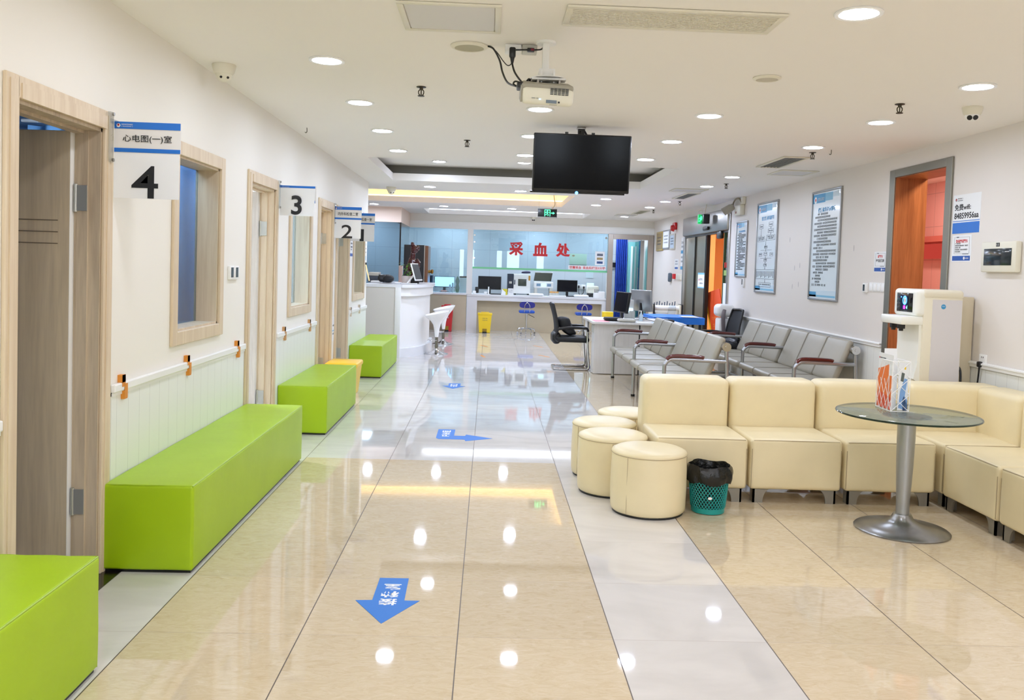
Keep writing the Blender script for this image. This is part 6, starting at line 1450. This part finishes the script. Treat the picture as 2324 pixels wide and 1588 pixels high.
# ------------------------------------------------------------------ water dispenser
def dispenser():
    t = thing('water_dispenser', 'cream floor standing water dispenser with a lit screen behind the corner sofa', 'water dispenser', (3.3, 6.38, 0))
    x0, x1, y0, y1 = 3.16, 3.46, 6.20, 6.56
    DI = mat('dispenser_ivory', (228, 220, 198), .35); DS = mat('dispenser_side', (216, 212, 214), .4); DW_ = mat('dispenser_white', (240, 240, 232), .25)
    g = G(); g.box(x0+.01, x1, y0, y1, .0, 1.30, .006); g.build('cabinet', DI, t)
    g = G(); g.pad((x0-.005, y0-.004, 1.285), (x1+.012, y1+.004, 1.358), .03, 0); g.build('top_cap', DI, t)
    g = G(); g.box(x0+.075, x1-.006, y0-.003, y0, .02, 1.285); g.build('side_panel', DS, t, smooth=False)
    g = G(); g.pad((x0-.045, y0+.0, 1.155), (x0+.04, y1-.0, 1.358), .03, 0); hd = g.build('head', DW_, t)
    g = G(); g.box(x0-.0475, x0-.043, y0+.055, y1-.06, 1.185, 1.325, .002); g.build('screen_panel', mat('screen_black', (10, 12, 18), .1), hd)
    f = MX((x0-.048, (y0+y1)/2, 1.255), (0, -1, 0), (0, 0, 1))
    g = G(); g.box(-.06, .06, -.055, .05, 0, .0006, M=f); g.build('display', glow('display_dim', (24, 34, 52), 1.0), hd, smooth=False)
    g = G(); g.lathe([(.022, .0012), (.034, .0012)], n=28, M=f @ Matrix.Translation((.008, .015, 0))); g.box(-.055, -.04, .035, .043, .0008, .0012, M=f); g.build('ring_icon', glow('icon_blue', (70, 130, 255), 3), hd, smooth=False)
    g = G(); g.box(.004, .018, -.004, .032, .0014, .002, M=f); g.build('level_icon', glow('icon_white', (230, 240, 255), 2.5), hd, smooth=False)
    g = G(); g.box(-.012, .018, -.05, -.024, .0008, .0012, M=f); g.build('magenta_icon', glow('icon_magenta', (220, 60, 220), 2), hd, smooth=False)
    g = G(); g.prism([(.03, -.04), (.048, -.05), (.048, -.02)], .0008, .0012, M=f); g.build('green_icon', glow('icon_green', (120, 230, 180), 2), hd, smooth=False)
    g = G(); scribble(g, f, -.05, .05, -.07, .007, random.Random(2)); g.build('touch_key', mat('key_grey', (120, 124, 130), .5), t, smooth=False)
    g = G(); g.box(x0-.15, x0+.04, y0+.005, y1-.02, 1.095, 1.158, .012); sa = g.build('spout_arm', DW_, t)
    for y in (y0+.12, y1-.12):
        g = G(); g.box(x0-.115, x0-.07, y-.02, y+.02, 1.06, 1.097, .003); g.box(x0-.105, x0-.08, y-.013, y+.013, 1.043, 1.062, .003); g.build('spout', BLACK, sa)
    g = G()
    g.prism([(x0-.035, .70), (x0-.015, .685), (x0+.02, .685), (x0+.02, 1.10), (x0-.012, 1.10), (x0-.008, .95), (x0-.012, .80)], 0, y1-y0-.03, M=MX((0, y1-.015, 0), (1, 0, 0), (0, 0, 1))); g.build('splash_back', DW_, t)
    g = G(); g.box(x0-.05, x0+.01, y0+.03, y1-.03, .66, .69, .006); g.build('drip_tray', DI, t)
    g = G(); g.box(x0+.004, x0+.011, y0+.02, y1-.02, .05, .60, .002); g.build('lower_door', DI, t)
    g = G(); f = facing((x0+x1)/2+.04, y0-.0035, .655); g.box(-.035, .035, -.03, .02, 0, .003, .001, M=f); g.build('handle_recess', mat('recess_taupe', (176, 164, 146), .5), t)
    g = G(); f = facing(x0+.155, y0-.0035, 1.235); g.lathe([(0, 0), (.018, 0)], n=24, M=f); g.build('blue_sticker', MBLUE, t, smooth=False)
    g = G(); scribble(g, f @ Matrix.Translation((0, 0, .0004)), -.012, .012, .0, .006, random.Random(5)); g.build('sticker_text', PAPER, t, smooth=False)
dispenser()
g = G(); g.tube([(3.47, 6.30, .80), (3.50, 6.27, .78), (3.505, 6.26, .68), (3.49, 6.25, .55), (3.48, 6.25, .3), (3.48, 6.25, .01)], .008, 8, k=5); solo(g, 'power_cable', BLACK, 'black cable curving behind the water dispenser', 'cable', (3.5, 6.27, .6))
g = G(); g.box(3.50, 3.60, 6.30, 6.52, 0, 1.31, .006); solo(g, 'filter_cover', mat('filter_beige', (204, 192, 166), .5), 'beige upright cover between the water dispenser and the wall', 'cover', (3.55, 6.4, 0))

# ------------------------------------------------------------------ floor stickers
def sticker(label, pts, lines, c, cw, cs):
    t = thing('floor_sticker', label, 'floor sticker', (c[0], c[1], 0))
    g = G(); g.prism(pts, .0004, .0012); g.build('arrow', FLOORBLUE, t, smooth=False)
    for k, ch in enumerate(lines):
        text(ch, cw, cs*.9, MX((c[0], c[1]+cs*1.08*(k-(len(lines)-1)/2), .0013), (-1, 0, 0), (0, -1, 0)), PAPER, t, bold=.03, depth=.0004)
sticker('nearest blue floor arrow pointing at the viewer, with three white characters', [(-.45, 3.88), (-.32, 3.88), (-.315, 3.62), (-.25, 3.62), (-.383, 3.38), (-.52, 3.615), (-.45, 3.62)], '接种室', (-.382, 3.685), .075, .078)
sticker('blue floor sticker with an arrow to the right in the middle of the aisle', [(-.395, 7.47), (-.25, 7.47), (-.25, 7.20), (-.16, 7.20), (-.15, 7.26), (.07, 7.12), (-.15, 6.99), (-.16, 7.05), (-.37, 7.05), (-.395, 7.09)], '卫生间', (-.32, 7.29), .07, .085)
sticker('farthest blue floor arrow pointing at the viewer', [(-.44, 10.42), (-.30, 10.42), (-.30, 10.19), (-.24, 10.19), (-.38, 9.96), (-.51, 10.19), (-.44, 10.20)], '出口', (-.375, 10.24), .08, .11)
for (x, y, a), lb in zip(((-.05, 15.44, .4), (-.06, 13.68, .2), (.93, 15.66, .5), (.93, 13.96, .5)), ('orange reflection painted on the floor straight before the yellow pedal bin, farther one', 'orange reflection painted on the floor straight before the yellow pedal bin, nearer one', 'orange reflection painted on the floor before the middle lab stool, farther one', 'orange reflection painted on the floor before the middle lab stool, nearer one')):
    g = G(); g.box(-.02, .02, -.16, .16, .0004, .001, M=Matrix.Translation((x, y, 0)) @ Matrix.Rotation(a, 4, 'Z')); solo(g, 'floor_reflection', ORANGE, lb, 'tape', (x, y, 0), 'orange reflections painted on the floor')  # flat orange strips paint reflections onto the floor
